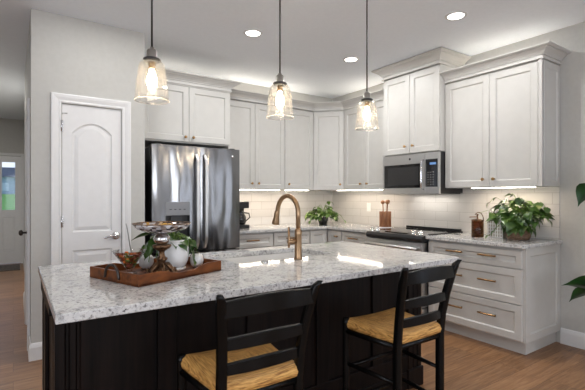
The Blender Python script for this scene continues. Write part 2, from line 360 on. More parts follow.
# ------------------------------------------------------------------ doors
def panel_door(mb, F, u0, u1, z0, z1, n, panels, t=.035):
    """slab with recessed raised panels; panels: list of (u0,u1,z0,z1,arch)"""
    loops = [[(u0, z0), (u1, z0), (u1, z1), (u0, z1)]]
    def outline(p, ins):
        a, b, c, d, arch = p; a += ins; b -= ins; c += ins; d -= ins
        pts = [(a, c), (b, c)]
        for i in range(17):
            tt = i/16; x = b+(a-b)*tt; pts.append((x, d-arch+arch*(1-(2*tt-1)**2) if arch else d))
        return pts
    for p in panels: loops.append(outline(p, 0))
    flat = [q for l in loops for q in l]
    tris = tessellate_polygon([[Vector((a, b, 0)) for a, b in l] for l in loops])
    mb.add([F(a, b, n) for a, b in flat], [tuple(t_) for t_ in tris])
    for p in panels:
        rs = [[F(a, b, n+dd) for a, b in outline(p, ii)] for ii, dd in ((0, 0), (.006, -.010), (.016, -.012), (.022, -.008), (.045, -.002))]
        mb.rings(rs, cap0=False)
    R = lambda dd: [F(u0, z0, dd), F(u1, z0, dd), F(u1, z1, dd), F(u0, z1, dd)]
    mb.rings([R(n), R(n-t)], cap0=False)
def casing(F, u0, u1, h, w_=.072, t=.018):
    """three-sided moulded casing as one mitred sweep"""
    mb = MB(); prof = [(0, 0), (0, t*.55), (.008, t*.75), (.02, t*.6), (.045, t), (w_-.008, t*1.15), (w_, t), (w_, 0)]
    rs = []
    for (u, z, du, dz) in ((u0, 0, -1, 0), (u0, h, -1, 1), (u1, h, 1, 1), (u1, 0, 1, 0)):
        rs.append([F(u+du*o, z+dz*o, d) for o, d in prof])
    return mb.rings(rs)
Fp = frame((0, YP), (1, 0), (0, -1))
mb = MB(); panel_door(mb, Fp, DX0+.003, DX1-.003, .008, DH-.003, -.006, [(.402, .705, .99, 1.90, .085), (.402, .705, .20, .84, 0)])
d1 = struct('door_1', mb, M['trim'], 'white two panel pantry door with an arched upper panel', 'door')
casing(Fp, DX0-.004, DX1+.004, DH+.004).build('casing', M['trim'], d1)
h = MB().lathe([(.001, 0), (.035, 0), (.035, -.007), (.028, -.014), (.014, -.017), (.013, -.045), (.001, -.045)], (.735, YP+.006, .945), 24, axis='y')
h.tube(bezier((.735, YP-.04, .945), (.70, YP-.046, .95), (.68, YP-.046, .955), (.635, YP-.04, .930)), [.012]*6+[.011, .0105, .010, .0095, .009, .008, .006])
h.build('door_handle', M['chrome'], d1)['label'] = 'chrome lever handle'
for z in (1.86, 1.08, .25):
    MB().tube([(DX0-.002, YP-.010, z-.045), (DX0-.002, YP-.010, z+.045)], .007).box((DX0-.002, YP-.004, z-.045), (DX0+.010, YP+.003, z+.045)).build('hinge', M['chrome'], d1)
MB().tube([(DX0, YP-.02, 1.955), (DX0+.0, YP-.05, 1.955), (DX0+.035, YP-.05, 1.958)], .004, 6).build('door_stop', M['chrome'], d1)
# front door
Ff = frame((0, 9.40), (1, 0), (0, -1))
mb = MB(); loops = [[(FD0, .01), (FD1, .01), (FD1, 2.055), (FD0, 2.055)]]; gl = [(-.175, .030), (-.60, -.395)]
mid = (-.385, -.19)
gl = [(-.175, .030), (-.385, -.21), (-.60, -.42)]
loops += [[(a, 1.03), (b, 1.03), (b, 1.94), (a, 1.94)] for a, b in gl]
for n_ in (-.02, -.06):
    flat = [q for l in loops for q in l]; tris = tessellate_polygon([[Vector((a, b, 0)) for a, b in l] for l in loops]); mb.add([Ff(a, b, n_) for a, b in flat], [tuple(t_) for t_ in tris])
for l in loops: mb.rings([[Ff(a, b, -.02) for a, b in l], [Ff(a, b, -.06) for a, b in l]], False, False)
for a, b in gl: mb.rings([[Ff(a+i, .25+i, -.02+d), Ff(b-i, .25+i, -.02+d), Ff(b-i, .90-i, -.02+d), Ff(a+i, .90-i, -.02+d)] for i, d in ((0, 0), (.01, .006), (.02, 0), (.03, .004))], False)
d2 = struct('door_2', mb, M['trim'], 'white front door with tall glass lights at the end of the hall', 'door')
g = MB()
for a, b in gl: g.box((a-.004, 9.437, 1.026), (b+.004, 9.441, 1.944))
g.build('pane', M['pane'], d2)
casing(Ff, FD0, FD1, 2.06, .05).build('casing', M['trim'], d2)
# hall side door
Fh = frame((XP0, 0), (0, 1), (-1, 0))
mb = MB(); panel_door(mb, Fh, HD0+.003, HD1-.003, .008, DH-.003, -.006, [(HD0+.1, HD1-.1, .99, 1.9, .08), (HD0+.1, HD1-.1, .2, .84, 0)])
d3 = struct('door_3', mb, M['trim'], 'white hallway door seen edge on beside the pantry wall', 'door')
casing(Fh, HD0-.004, HD1+.004, DH+.004, .06).build('casing', M['trim'], d3)
MB().lathe([(.001, 0), (.028, 0), (.028, -.008), (.01, -.012), (.01, -.04), (.026, -.048), (.03, -.062), (.02, -.075), (.001, -.078)], (XP0+.006, HD1-.07, .93), 20, axis='x').build('door_knob', M['iron'], d3)
for z in (1.86, 1.08, .25): MB().tube([(XP0-.010, HD0-.002, z-.045), (XP0-.010, HD0-.002, z+.045)], .007).build('hinge', M['chrome'], d3)
# outside the front door
b = MB(); b.add([(-30, 9.6, -.25), (30, 9.6, -.25), (30, 30, -.25), (-30, 30, -.25), (30, 80, 2.6), (-30, 80, 2.6)], [(0, 1, 2, 3), (3, 2, 4, 5)])
tag(b.build('lawn', M['lawn']), 'green lawn seen through the front door glass', 'lawn', kind='structure')
for i, (x, wd, hh, lb) in enumerate(((-2.4, 5.2, 3.6, 'grey sided house far across the lawn, left half of the front door glass'), (3.4, 5.0, 3.0, 'grey sided house far across the lawn, right of its neighbour'))):
    t = thing('house', lb, 'house', (x, 62, 1.5), 'houses across the lawn')
    MB().box((x-wd/2, 62, 1.5), (x+wd/2, 68, 1.5+hh*.62)).build('wall', M['siding'], t)
    b = MB(); z0 = 1.5+hh*.62; b.add([(x-wd/2-.3, 61.6, z0), (x+wd/2+.3, 61.6, z0), (x+wd/2+.3, 68.4, z0), (x-wd/2-.3, 68.4, z0), (x-wd/2-.3, 65, z0+hh*.38), (x+wd/2+.3, 65, z0+hh*.38)], [(0, 1, 5, 4), (2, 3, 4, 5), (0, 4, 3), (1, 2, 5), (0, 3, 2, 1)]); b.build('roof', M['shingle'], t)
    for dx in (-.28, .05, .3): MB().box((x+wd*dx-.4, 61.95, 2.0), (x+wd*dx+.4, 62.0, 3.0)).build('window', M['trim'], t)
mbr = MB().box((-.75, 8.55, 0), (.10, 9.25, .012)); tag(mbr.build('door_mat', M['rug'], loc=(-.3, 8.9, 0)), 'dark grey mat on the hall floor inside the front door', 'mat')

# ------------------------------------------------------------------ cabinets
def knob(F, u, z, n, parent):
    c = Vector(F(u, z, n)); ax = (Vector(F(u, z, n+1))-c).normalized(); mb = MB(); a = ax.orthogonal().normalized(); b = ax.cross(a); rs = []
    for r, d in ((.004, 0), (.008, .0), (.0055, .006), (.0055, .014), (.010, .018), (.0145, .022), (.0145, .027), (.009, .031), (.001, .032)):
        rs.append([c+ax*d+(a*math.cos(2*PI*i/16)+b*math.sin(2*PI*i/16))*r for i in range(16)])
    o = mb.rings(rs, smooth=True).build('knob', M['knob'], parent); o['label'] = 'round brass knob'; return o
def pull(F, u, z, n, parent, ln=.16):
    mb = MB()
    for s_ in (-1, 1): mb.tube([F(u+s_*(ln/2-.015), z, n), F(u+s_*(ln/2-.015), z, n+.026)], .006, 8)
    mb.tube([F(u-ln/2, z, n+.026), F(u-ln/2+.01, z, n+.028), F(u, z, n+.030), F(u+ln/2-.01, z, n+.028), F(u+ln/2, z, n+.026)], .008, 8)
    o = mb.build('pull_handle', M['brassdark'], parent); o['label'] = 'brass bar pull'; return o
def crownprof(z, hgt=.10, pr=.09):
    q = [(0, 0), (.14, 0), (.14, .09), (.06, .12), (.06, .30), (.17, .32), (.17, .39), (.22, .43), (.34, .56), (.56, .70), (.70, .76), (.70, .80), (.86, .82), (.94, .88), (1, .90), (1, 1), (0, 1)]
    return [(a*pr, z+b*hgt) for a, b in q]
fb = frame((0, 4.37), (1, 0), (0, -1)); fr_ = frame((3.64, 0), (0, -1), (-1, 0))
ZU, ZT = 1.372, 2.44
# over the refrigerator, with end panels down to the floor
t = thing('refrigerator_cabinet', 'pale grey two door cabinet with crown above the refrigerator', 'cabinet', (1.48, 4.40, 0))
F = frame((0, 4.11), (1, 0), (0, -1))
MB().box((.985, 4.11, 1.84), (1.985, YB-.003, ZT)).build('body', M['cab'], t)
MB().box((1.964, 4.11, 0), (1.985, YB-.003, 1.84)).build('side_panel', M['cab'], t)
for a, b, kx in ((1.03, 1.506, 1.465), (1.510, 1.975, 1.55)):
    dr = shaker(F, a, b, 1.855, ZT-.015).build('door', M['cab'], t); knob(F, kx, 1.90, .02, dr)
MB().sweep([(.985, 4.09), (1.985, 4.09), (1.985, 4.275)], crownprof(ZT, .105, .09)).build('crown_molding', M['cab'], t)
MB().box((.985, 4.09, ZT-.012), (1.985, 4.69, ZT+.0)).build('top_panel', M['cab'], t)
# back upper double and single
def upper(name, label, F, u0, u1, body, doors, z0=ZU, z1=ZT, rise=.0):
    t = thing(name, label, 'cabinet', ((body[0]+body[2])/2, (body[1]+body[3])/2, z0), 'pale grey wall cabinets')
    MB().box((body[0], body[1], z0), (body[2], body[3], z1)).build('body', M['cab'], t)
    for a, b, kx in doors:
        dr = shaker(F, a, b, z0+.004, z1-.016).build('door', M['cab'], t); knob(F, kx, z0+.075, .02, dr)
    return t
upper('wall_cabinet', 'pale grey two door wall cabinet just right of the refrigerator', frame((0, 4.39), (1, 0), (0, -1)), 0, 0, (1.99, 4.39, 2.888, YB-.003), [(1.995, 2.447, 2.40), (2.451, 2.885, 2.495)])
upper('wall_cabinet', 'pale grey narrow one door wall cabinet left of the angled corner cabinet', frame((0, 4.39), (1, 0), (0, -1)), 0, 0, (2.890, 4.39, 3.356, YB-.003), [(2.893, 3.350, 2.945)])
t = thing('corner_wall_cabinet', 'pale grey angled wall cabinet filling the corner', 'cabinet', (3.6, 4.35, ZU), 'pale grey wall cabinets')
MB().prism([(3.360, 4.385), (3.655, 4.09), (XR-.01, 4.09), (XR-.01, YB-.01), (3.360, YB-.01)], ZU, ZT).build('body', M['cab'], t)
r2 = 1/math.sqrt(2); Fd = frame((3.360, 4.385), (r2, -r2), (-r2, -r2)); dl = math.hypot(.295, .295)
dr = shaker(Fd, .006, dl-.006, ZU+.004, ZT-.016).build('door', M['cab'], t); knob(Fd, dl-.05, ZU+.075, .02, dr)
Fr = frame((3.66, 0), (0, -1), (-1, 0))
upper('wall_cabinet', 'pale grey two door wall cabinet between the angled corner and the microwave cabinet', Fr, 0, 0, (3.66, 3.306, XR-.003, 4.085), [(-4.075, -3.700, -3.755), (-3.696, -3.312, -3.642)])
o = MB().sweep([(1.99, 4.37), (3.352, 4.37), (3.64, 4.082), (3.64, 3.31)], crownprof(ZT+.001)).box((1.99, 4.37, ZT+.001), (3.35, 4.69, ZT+.012)).build('crown_molding', M['cab'], loc=(2.7, 4.4, ZT+.001))
tag(o, 'continuous pale grey crown molding along the back and corner wall cabinets', 'molding')
# microwave cabinet
t = thing('microwave_cabinet', 'taller two door cabinet above the microwave, its crown touching the ceiling', 'cabinet', (3.76, 2.92, 1.745))
MB().box((3.577, 2.545, 1.750), (XR-.003, 3.300, 2.70)).build('body', M['cab'], t)
Fm = frame((3.577, 0), (0, -1), (-1, 0))
for a, b, kx in ((-3.296, -2.924, -2.975), (-2.920, -2.549, -2.870)):
    dr = shaker(Fm, a, b, 1.757, 2.62).build('door', M['cab'], t); knob(Fm, kx, 1.835, .02, dr)
MB().sweep([(XR-.004, 3.300), (3.557, 3.300), (3.557, 2.545), (XR-.004, 2.545)], crownprof(2.635, .12, .098)).build('crown_molding', M['cab'], t)
# right upper
t = thing('end_wall_cabinet', 'large two door wall cabinet with crown at the near end of the right wall', 'cabinet', (3.8, 2.07, ZU))
MB().box((3.66, 1.617, ZU), (XR-.003, 2.538, ZT)).build('body', M['cab'], t)
for a, b, kx in ((-2.535, -2.072, -2.125), (-2.068, -1.645, -2.022)):
    dr = shaker(Fr, a, b, ZU+.004, ZT-.016).build('door', M['cab'], t); knob(Fr, kx, ZU+.075, .02, dr)
MB().box((3.638, 1.612, ZU), (3.66, 1.641, ZT)).build('face_stile', M['cab'], t)
Fe = frame((0, 1.617), (1, 0), (0, -1))
shaker(Fe, 3.665, XR-.004, ZU+.0, ZT-.01, t=.012, st=.05, rec=.008).build('end_panel', M['cab'], t)
MB().sweep([(3.64, 2.54), (3.64, 1.608), (XR-.004, 1.608)], crownprof(ZT)).build('crown_molding', M['cab'], t)
MB().box((3.64, 1.61, ZT), (3.96, 2.54, ZT+.01)).build('top_panel', M['cab'], t)

# base cabinets
ZC, ZCT = .873, .905
TK = .11
t = thing('drawer_base_cabinet', 'pale grey base cabinet of three wide drawers at the right end', 'cabinet', (3.66, 2.07, 0))
MB().box((3.355, 1.617, TK), (XR-.003, 2.515, ZC)).build('body', M['cab'], t)
MB().box((3.425, 1.640, 0), (XR-.003, 2.515, TK)).build('toe_kick', M['cab'], t)
Fb = frame((3.355, 0), (0, -1), (-1, 0))
for z0, z1 in ((.705, .850), (.418, .697), (.128, .410)):
    dw = shaker(Fb, -2.508, -1.628, z0, z1, t=.022, st=.045 if z0 > .6 else .055).build('drawer', M['cab'], t)
    for y in (2.215, 1.905): pull(Fb, -y, (z0+z1)/2+(.02 if z0 < .6 else .01), .022, dw)
shaker(frame((0, 1.617), (1, 0), (0, -1)), 3.358, XR-.004, TK, ZC-.002, t=.014, st=.065, rec=.009).build('end_panel', M['cab'], t)
# base cabinet left of the range
t = thing('small_base_cabinet', 'pale grey drawer base cabinet between the range and the corner', 'cabinet', (3.66, 3.53, 0))
MB().box((3.355, 3.285, TK), (XR-.003, 3.775, ZC)).build('body', M['cab'], t)
MB().box((3.425, 3.285, 0), (XR-.003, 3.775, TK)).build('toe_kick', M['cab'], t)
dw = shaker(Fb, -3.768, -3.292, .705, .855, t=.022, st=.045).build('drawer', M['cab'], t); pull(Fb, -3.555, .787, .022, dw)
for a, b in ((-3.768, -3.532), (-3.528, -3.292)): shaker(Fb, a, b, .128, .697, t=.022).build('door', M['cab'], t)
# corner base
t = thing('corner_base_cabinet', 'pale grey corner base cabinet with a folding two panel door', 'cabinet', (3.6, 4.35, 0))
MB().prism([(3.058, 4.075), (3.355, 4.075), (3.355, 3.780), (XR-.003, 3.780), (XR-.003, YB-.003), (3.058, YB-.003)], TK, ZC).build('body', M['cab'], t)
MB().prism([(3.058, 4.145), (3.425, 4.145), (3.425, 3.780), (XR-.003, 3.780), (XR-.003, YB-.003), (3.058, YB-.003)], 0, TK).build('toe_kick', M['cab'], t)
Fk = frame((0, 4.075), (1, 0), (0, -1))
shaker(Fk, 3.062, 3.325, .128, .855, t=.022, st=.05).build('door', M['cab'], t)
dr = shaker(Fb, -4.045, -3.786, .128, .855, t=.022, st=.05).build('door', M['cab'], t); pull(Fb, -3.86, .787, .022, dr, .06)
# back run base
for a, b, lb in ((1.99, 2.515, 'pale grey drawer base cabinet right beside the refrigerator'), (2.52, 3.053, 'pale grey drawer base cabinet behind the faucet, left of the corner unit')):
    t = thing('base_cabinet', lb, 'cabinet', ((a+b)/2, 4.38, 0), 'drawer base cabinets on the back wall')
    MB().box((a, 4.075, TK), (b, YB-.003, ZC)).build('body', M['cab'], t)
    MB().box((a, 4.145, 0), (b, YB-.003, TK)).build('toe_kick', M['cab'], t)
    dw = shaker(Fk, a+.008, b-.004, .705, .855, t=.022, st=.045).build('drawer', M['cab'], t); pull(Fk, (a+b)/2-.02, .787, .022, dw)
    m_ = (a+b)/2
    for q0, q1 in ((a+.008, m_-.002), (m_+.002, b-.004)): shaker(Fk, q0, q1, .128, .697, t=.022).build('door', M['cab'], t)
# countertops
o = MB().prism([(1.99, 4.02), (3.30, 4.02), (3.30, 3.285), (XR-.009, 3.285), (XR-.009, YB-.009), (1.99, YB-.009)], ZC+.001, ZCT).build('corner_countertop', M['granite'], bevel=.003, loc=(0, 0, 0))
tag(o, 'speckled granite countertop turning the corner from refrigerator to range', 'countertop')
o = MB().prism([(3.302, 2.519), (3.302, 1.61), (3.325, 1.585), (XR-.001, 1.585), (XR-.001, 1.609), (XR-.009, 1.609), (XR-.009, 2.519)], ZC+.001, ZCT).build('end_countertop', M['granite'], bevel=.003, loc=(0, 0, 0))
tag(o, 'speckled granite countertop over the wide drawers at the right end', 'countertop')

# ------------------------------------------------------------------ refrigerator
t = thing('refrigerator', 'stainless steel french door refrigerator with ice dispenser', 'refrigerator', (1.5, 4.2, 0))
FX0, FX1, FS = 1.048, 1.950, 1.516
MB().box((FX0+.006, 3.885, .03), (FX1-.006, 4.62, 1.755)).build('body', M['steeldark'], t, .004)
for x in (FX0+.05, FX1-.09): MB().box((x, 3.84, 1.756), (x+.05, 3.93, 1.785)).build('hinge_cover', M['blackplastic'], t, .004)
MB().box((FX0+.03, 3.90, 0), (FX1-.03, 4.60, .03)).build('base', M['blackplastic'], t)
def slab(x0, x1, z0, z1, y0=3.800, y1=3.880, hole=None):
    mb = MB(); n = 10; pts = []
    for i in range(n+1):
        u = i/n; x = x0+(x1-x0)*u; pts.append((x, y0+.010*(2*u-1)**4*1.0))
    mb.prism([(x1, y1), (x0, y1)]+pts, z0, z1)
    return mb
# left door with recessed dispenser
dx0, dx1, dz0, dz1 = 1.175, 1.408, .80, 1.235
mb = MB()
for a, b, c, d in ((FX0, dx0, .755, 1.772), (dx1, FS-.003, .755, 1.772), (dx0, dx1, dz1, 1.772), (dx0, dx1, .755, dz0)): mb.box((a, 3.800, c), (b, 3.880, d))
ld = mb.build('door', M['steel'], t)
dp = MB().box((dx0, 3.866, dz0), (dx1, 3.876, dz1-.13)).box((dx0, 3.802, dz0), (dx1, 3.866, dz0+.012)).build('dispenser', M['blackplastic'], ld)
MB().box((dx0, 3.797, dz1-.13), (dx1, 3.866, dz1)).build('dispenser_panel', mat('dispenser_grey', (.22, .22, .225), .35, .6), dp, .003)
for i in range(4): MB().box((dx0+.035+i*.045, 3.7945, dz1-.075), (dx0+.055+i*.045, 3.797, dz1-.068)).build('button', M['steeldark'], dp)
MB().box((dx0+.06, 3.83, dz1-.22), (dx0+.17, 3.85, dz1-.13)).build('nozzle', M['steeldark'], dp)
rd = slab(FS+.003, FX1, .755, 1.772).build('door', M['steel'], t, .003)
fz = slab(FX0, FX1, .07, .745).build('freezer_drawer', M['steel'], t, .003)
for x, par in ((FS-.043, ld), (FS+.043, rd)):
    mb = MB(); rs = []
    for i in range(17):
        u = i/16; z = .775+.925*u; bow = .052+.004*math.sin(PI*u); 
        if i in (0, 16): bow = .0
        if i in (1, 15): bow = .046; 
        rs.append([(x-.017, 3.800-bow+.004, z), (x-.012, 3.800-bow-.007, z), (x+.012, 3.800-bow-.007, z), (x+.017, 3.800-bow+.004, z), (x+.012, 3.800-bow+.009, z), (x-.012, 3.800-bow+.009, z)])
    mb.rings(rs, smooth=False).build('handle', M['steelflat'], par, .002)
MB().tube([(1.12, 3.80, .66), (1.12, 3.75, .66), (1.88, 3.75, .66), (1.88, 3.80, .66)], .012).build('handle', M['steelflat'], fz)
MB().lathe([(.001, 0), (.013, 0), (.013, -.003), (.001, -.003)], (1.865, 3.8005, 1.70), 20, axis='y').build('emblem', M['chrome'], rd)

# ------------------------------------------------------------------ microwave
t = thing('microwave', 'stainless over the range microwave with black window', 'microwave', (3.73, 2.92, 1.335))
mx0, my0, my1, mz0, mz1 = 3.556, 2.535, 3.292, 1.314, 1.742
MB().box((mx0+.012, my0+.006, mz0+.01), (XR-.012, my1-.004, mz1)).build('body', M['blackplastic'], t)
MB().box((mx0, my0+.006, mz0), (XR-.05, my1-.006, mz0+.010)).build('vent_base', M['steeldark'], t)
Fw = frame((mx0+.012, 0), (0, -1), (-1, 0))
dy = 2.705
fd = MB(); loops = [[(-my1, mz0), (-dy, mz0), (-dy, mz1), (-my1, mz1)], [(-my1+.022, mz0+.065), (-dy-.045, mz0+.065), (-dy-.045, mz1-.105), (-my1+.022, mz1-.105)]]
flat = [q for l in loops for q in l]; tris = tessellate_polygon([[Vector((a, b, 0)) for a, b in l] for l in loops]); fd.add([Fw(a, b, .03) for a, b in flat], [tuple(x) for x in tris])
fd.rings([[Fw(a, b, .03) for a, b in loops[0]], [Fw(a, b, 0) for a, b in loops[0]]], False, True).rings([[Fw(a, b, .03) for a, b in loops[1]], [Fw(a, b, .022) for a, b in loops[1]]], False, False)
fd = fd.build('door', M['steelflat'], t)
MB().fbox(Fw, -my1+.020, -dy-.043, mz0+.063, mz1-.103, .018, .024).build('window', M['blackglass'], fd)
MB().fbox(Fw, -my1+.07, -dy-.085, mz0+.095, mz1-.135, .0238, .0245).build('window_screen', mat('screen_mesh', (.025, .025, .026), .3), fd)
hb = MB(); hb.tube([Fw(-dy-.020, mz0+.045, .028), Fw(-dy-.020, mz0+.06, .062), Fw(-dy-.020, mz0+.12, .070), Fw(-dy-.020, mz1-.15, .070), Fw(-dy-.020, mz1-.09, .062), Fw(-dy-.020, mz1-.075, .028)], .010, 10).build('handle', M['chrome'], fd)
cp = MB().fbox(Fw, -dy+.002, -my0, mz0, mz1, 0, .028).build('control_panel', M['steelflat'], t, .002)
MB().fbox(Fw, -dy+.008, -my0-.018, mz0+.072, mz1-.070, .028, .030).build('keypad', M['blackglass'], cp)
MB().fbox(Fw, -dy+.060, -my0-.035, mz1-.128, mz1-.105, .030, .0306).build('display', M['display'], cp)
kb = MB()
for r_ in range(6):
    for c_ in range(3): kb.fbox(Fw, -dy+.030+c_*.032, -dy+.046+c_*.032, mz0+.092+r_*.025, mz0+.101+r_*.025, .030, .0305)
kb.build('keys', M['key'], cp)
kb = MB().lathe([(.001, .031), (.012, .031), (.012, .0335), (.001, .0335)], (0, 0, 0), 20); kb.v = [Vector(Fw(-2.90+p.x, mz1-.052+p.y, p.z)) for p in kb.v]; kb.build('emblem', M['steeldark'], fd)

area('cooktop_lamp', (3.84, 2.91, mz0-.004), (0, 0, 0), .04, .50, 1.5, (1, .93, .84))  # added lamp that brightens the wall behind the range
MB().box((3.81, 2.75, mz0-.003), (3.87, 3.07, mz0-.0003)).build('lamp_lens', M['white_plastic'], t)  # unlit cover for the added lamp under the microwave
# ------------------------------------------------------------------ range
t = thing('range', 'stainless slide in range with black glass cooktop', 'range', (3.6, 2.90, 0))
ry0, ry1 = 2.525, 3.278
MB().box((3.345, ry0, .02), (3.93, ry1, .895)).build('body', M['blackplastic'], t)
MB().box((3.36, ry0+.03, 0), (3.90, ry1-.03, .02)).build('base', M['blackplastic'], t)
ct = MB().box((3.36, ry0, .896), (3.935, ry1, .915)).build('cooktop', M['blackglass'], t, .002)
for (x, y, r_) in ((3.50, 2.70, .10), (3.50, 3.10, .085), (3.76, 2.70, .075), (3.76, 3.10, .10)):
    MB().lathe([(r_, .0003), (r_+.003, .0006), (r_+.006, .0003)], (x, y, .9152), 36).build('burner_ring', M['key'], ct)
MB().box((3.905, ry0+.02, .916), (3.94, ry1-.02, .938)).build('rear_vent', M['blackplastic'], t, .003)
cpn = MB(); prof = [(3.375, .918), (3.265, .898), (3.252, .870), (3.262, .838), (3.344, .838), (3.375, .895)]
cpn.rings([[(x, ry0, z) for x, z in prof], [(x, ry1, z) for x, z in prof]]); cpn = cpn.build('control_panel', M['steeldark'], t, .002)
nn = Vector((-.18, 0, .98)).normalized()
for y in (3.235, 3.155, 2.665, 2.585):
    c = Vector((3.315, y, .908)); a = Vector((0, 1, 0)); b = nn.cross(a)
    rs = [[c+nn*d+(a*math.cos(2*PI*i/20)+b*math.sin(2*PI*i/20))*r_ for i in range(20)] for r_, d in ((.027, -.002), (.027, .006), (.022, .008), (.021, .036), (.018, .040), (.001, .041))]
    MB().rings(rs, smooth=True).build('knob', M['chrome'], cpn)
MB().box((3.300, ry0+.22, .903), (3.340, ry1-.24, .9135)).build('display', M['blackglass'], cpn)
od = MB().box((3.264, ry0+.004, .20), (3.344, ry1-.004, .828)).build('oven_door', M['steelflat'], t, .003)
MB().box((3.2625, ry0+.10, .36), (3.264, ry1-.10, .66)).build('window', M['blackglass'], od)
hb = MB()
for y in (ry0+.05, ry1-.05): hb.tube([(3.264, y, .775), (3.216, y, .775)], .010, 10)
hb.tube([(3.214, ry0+.03, .775), (3.214, ry1-.03, .775)], .015, 14).build('handle', M['steelflat'], od)
MB().box((3.269, ry0+.004, .06), (3.345, ry1-.004, .19)).build('drawer', M['steelflat'], t, .003)

# ------------------------------------------------------------------ island
IX0, IX1, IY0, IY1 = .112, 2.338, 1.512, 2.628
ZI = .903
SX0, SX1, SY0, SY1 = 1.06, 1.765, 2.085, 2.50
def rrect(x0, x1, y0, y1, r, n=5):
    pts = []
    for cx, cy, a0 in ((x1-r, y1-r, 0), (x0+r, y1-r, 90), (x0+r, y0+r, 180), (x1-r, y0+r, 270)):
        for i in range(n+1): a = math.radians(a0+90*i/n); pts.append((cx+r*math.cos(a), cy+r*math.sin(a)))
    return pts
o = MB().prism([(IX0, IY0), (IX1-.02, IY0), (IX1, IY0+.02), (IX1, IY1), (IX0, IY1)], ZI-.032, ZI, [rrect(SX0, SX1, SY0, SY1, .03)]).build('island_countertop', M['granite'], bevel=.004, loc=(0, 0, 0))
tag(o, 'large white granite island countertop speckled grey and black', 'countertop')
BX0, BX1, BY0, BY1, BZ = .135, 2.300, 1.815, 2.59, ZI-.033
isl = thing('kitchen_island', 'dark espresso kitchen island base with framed panels and corner posts', 'island', (1.2, 2.2, 0))
Fi = frame((0, BY0), (1, 0), (0, -1)); Fl = frame((BX0, 0), (0, 1), (-1, 0)); Frr = frame((BX1, 0), (0, 1), (1, 0))
def grid_panel(F, us, z0, z1, name, stile=.042):
    mb = MB(); u0, u1 = us[0], us[-1]
    mb.fbox(F, u0, u1, .115, z1, -.02, .0)
    mb.fbox(F, u0, u1, z1-.07, z1, 0, .016).fbox(F, u0, u1, .115, .115+.11, 0, .016)
    for u in us[1:-1]: mb.fbox(F, u-stile, u+stile, .225, z1-.07, 0, .016)
    return mb.build(name, M['espresso'], isl, .003)
grid_panel(Fi, [.235, .565, 1.006, 1.447, 1.888, 2.19], .115, BZ, 'front_panel')
grid_panel(Fl, [BY0+.10, (BY0+BY1)/2, BY1-.08], .115, BZ, 'side_panel')
grid_panel(Frr, [BY0+.10, (BY0+BY1)/2, BY1-.08], .115, BZ, 'side_panel')
for x0, x1 in ((BX0-.005, BX0+.115), (BX1-.125, BX1+.005)):        # fluted corner posts
    y0, y1 = BY0-.022, BY0+.10; mb = MB()
    pts = [(x0, y1), (x0, y0+.085)]
    for c in (.075, .045):                           # flutes on the side
        pass
    pts = [(x1, y1), (x0, y1)]
    for f in (.68, .36): yy = y0+(y1-y0)*f; pts += [(x0, yy+.010), (x0+.008, yy+.004), (x0+.008, yy-.004), (x0, yy-.010)]
    pts += [(x0, y0)]
    for f in (.36, .68): xx = x0+(x1-x0)*f; pts += [(xx-.010, y0), (xx-.004, y0+.008), (xx+.004, y0+.008), (xx+.010, y0)]
    pts += [(x1, y0)]
    mb.prism(pts, .13, BZ)
    mb.build('corner_post', M['espresso'], isl)
    MB().box((x0-.012, y0-.012, 0), (x1+.012, y1+.012, .13)).build('post_foot', M['espresso'], isl, .006)
for x0, x1 in ((BX0-.005, BX0+.08), (BX1-.08, BX1+.005)): MB().box((x0, BY1-.08, 0), (x1, BY1+.005, BZ)).build('corner_post', M['espresso'], isl, .003)
MB().box((BX0+.12, BY0-.022, 0), (BX1-.13, BY0, .115)).box((BX0-.012, BY0+.112, 0), (BX0+.005, BY1-.08, .115)).box((BX1-.005, BY0+.112, 0), (BX1+.012, BY1-.08, .115)).build('plinth', M['espresso'], isl, .004)
MB().box((BX0+.02, BY0+.02, .115), (BX1-.02, BY1-.04, .135)).build('bottom_panel', M['espresso'], isl)
Fo = frame((0, BY1-.02), (-1, 0), (0, 1))
MB().box((BX0+.08, BY1-.09, 0), (BX1-.08, BY1-.08, .115)).build('toe_kick', M['espresso'], isl)
nd = 5; wdt = (BX1-BX0-.17)/nd
for i in range(nd):
    a = -(BX1-.085)+i*wdt; dr = shaker(Fo, a+.003, a+wdt-.003, .13, BZ-.01, n0=-.02).build('door', M['espresso'], isl); pull(Fo, a+.06, .75, 0.0, dr, .12)
# sink
t = thing('sink', 'white undermount sink in the island countertop', 'sink', (1.41, 2.29, .68))
sk = MB(); z1 = ZI-.034
o1 = rrect(SX0-.015, SX1+.015, SY0-.012, SY1+.015, .035); i1 = rrect(SX0-.001, SX1+.001, SY0-.001, SY1+.001, .03); i2 = rrect(SX0+.004, SX1-.004, SY0+.004, SY1-.004, .04); i3 = rrect(SX0+.02, SX1-.02, SY0+.02, SY1-.02, .04)
o2 = rrect(SX0-.01, SX1+.01, SY0-.008, SY1+.01, .04)
sk.rings([[(x, y, .68) for x, y in o2], [(x, y, z1) for x, y in o1], [(x, y, z1) for x, y in i1], [(x, y, .71) for x, y in i2], [(x, y, .695) for x, y in i3]], True, True, False)
sk.build('basin', M['sink'], t)
ab = MB().lathe([(.001, .0005), (.022, .0005), (.022, .006), (.018, .008), (.014, .008), (.013, .011), (.001, .012)], (1.205, 2.035, ZI), 24).build('sink_button', M['chrome'], loc=(1.205, 2.035, ZI)); tag(ab, 'small round chrome button on the countertop beside the sink', 'sink button')
MB().lathe([(.001, .0015), (.030, .0015), (.034, .006), (.044, .006), (.046, 0)], (1.53, 2.37, .6955), 24).build('drain', M['chrome'], t)
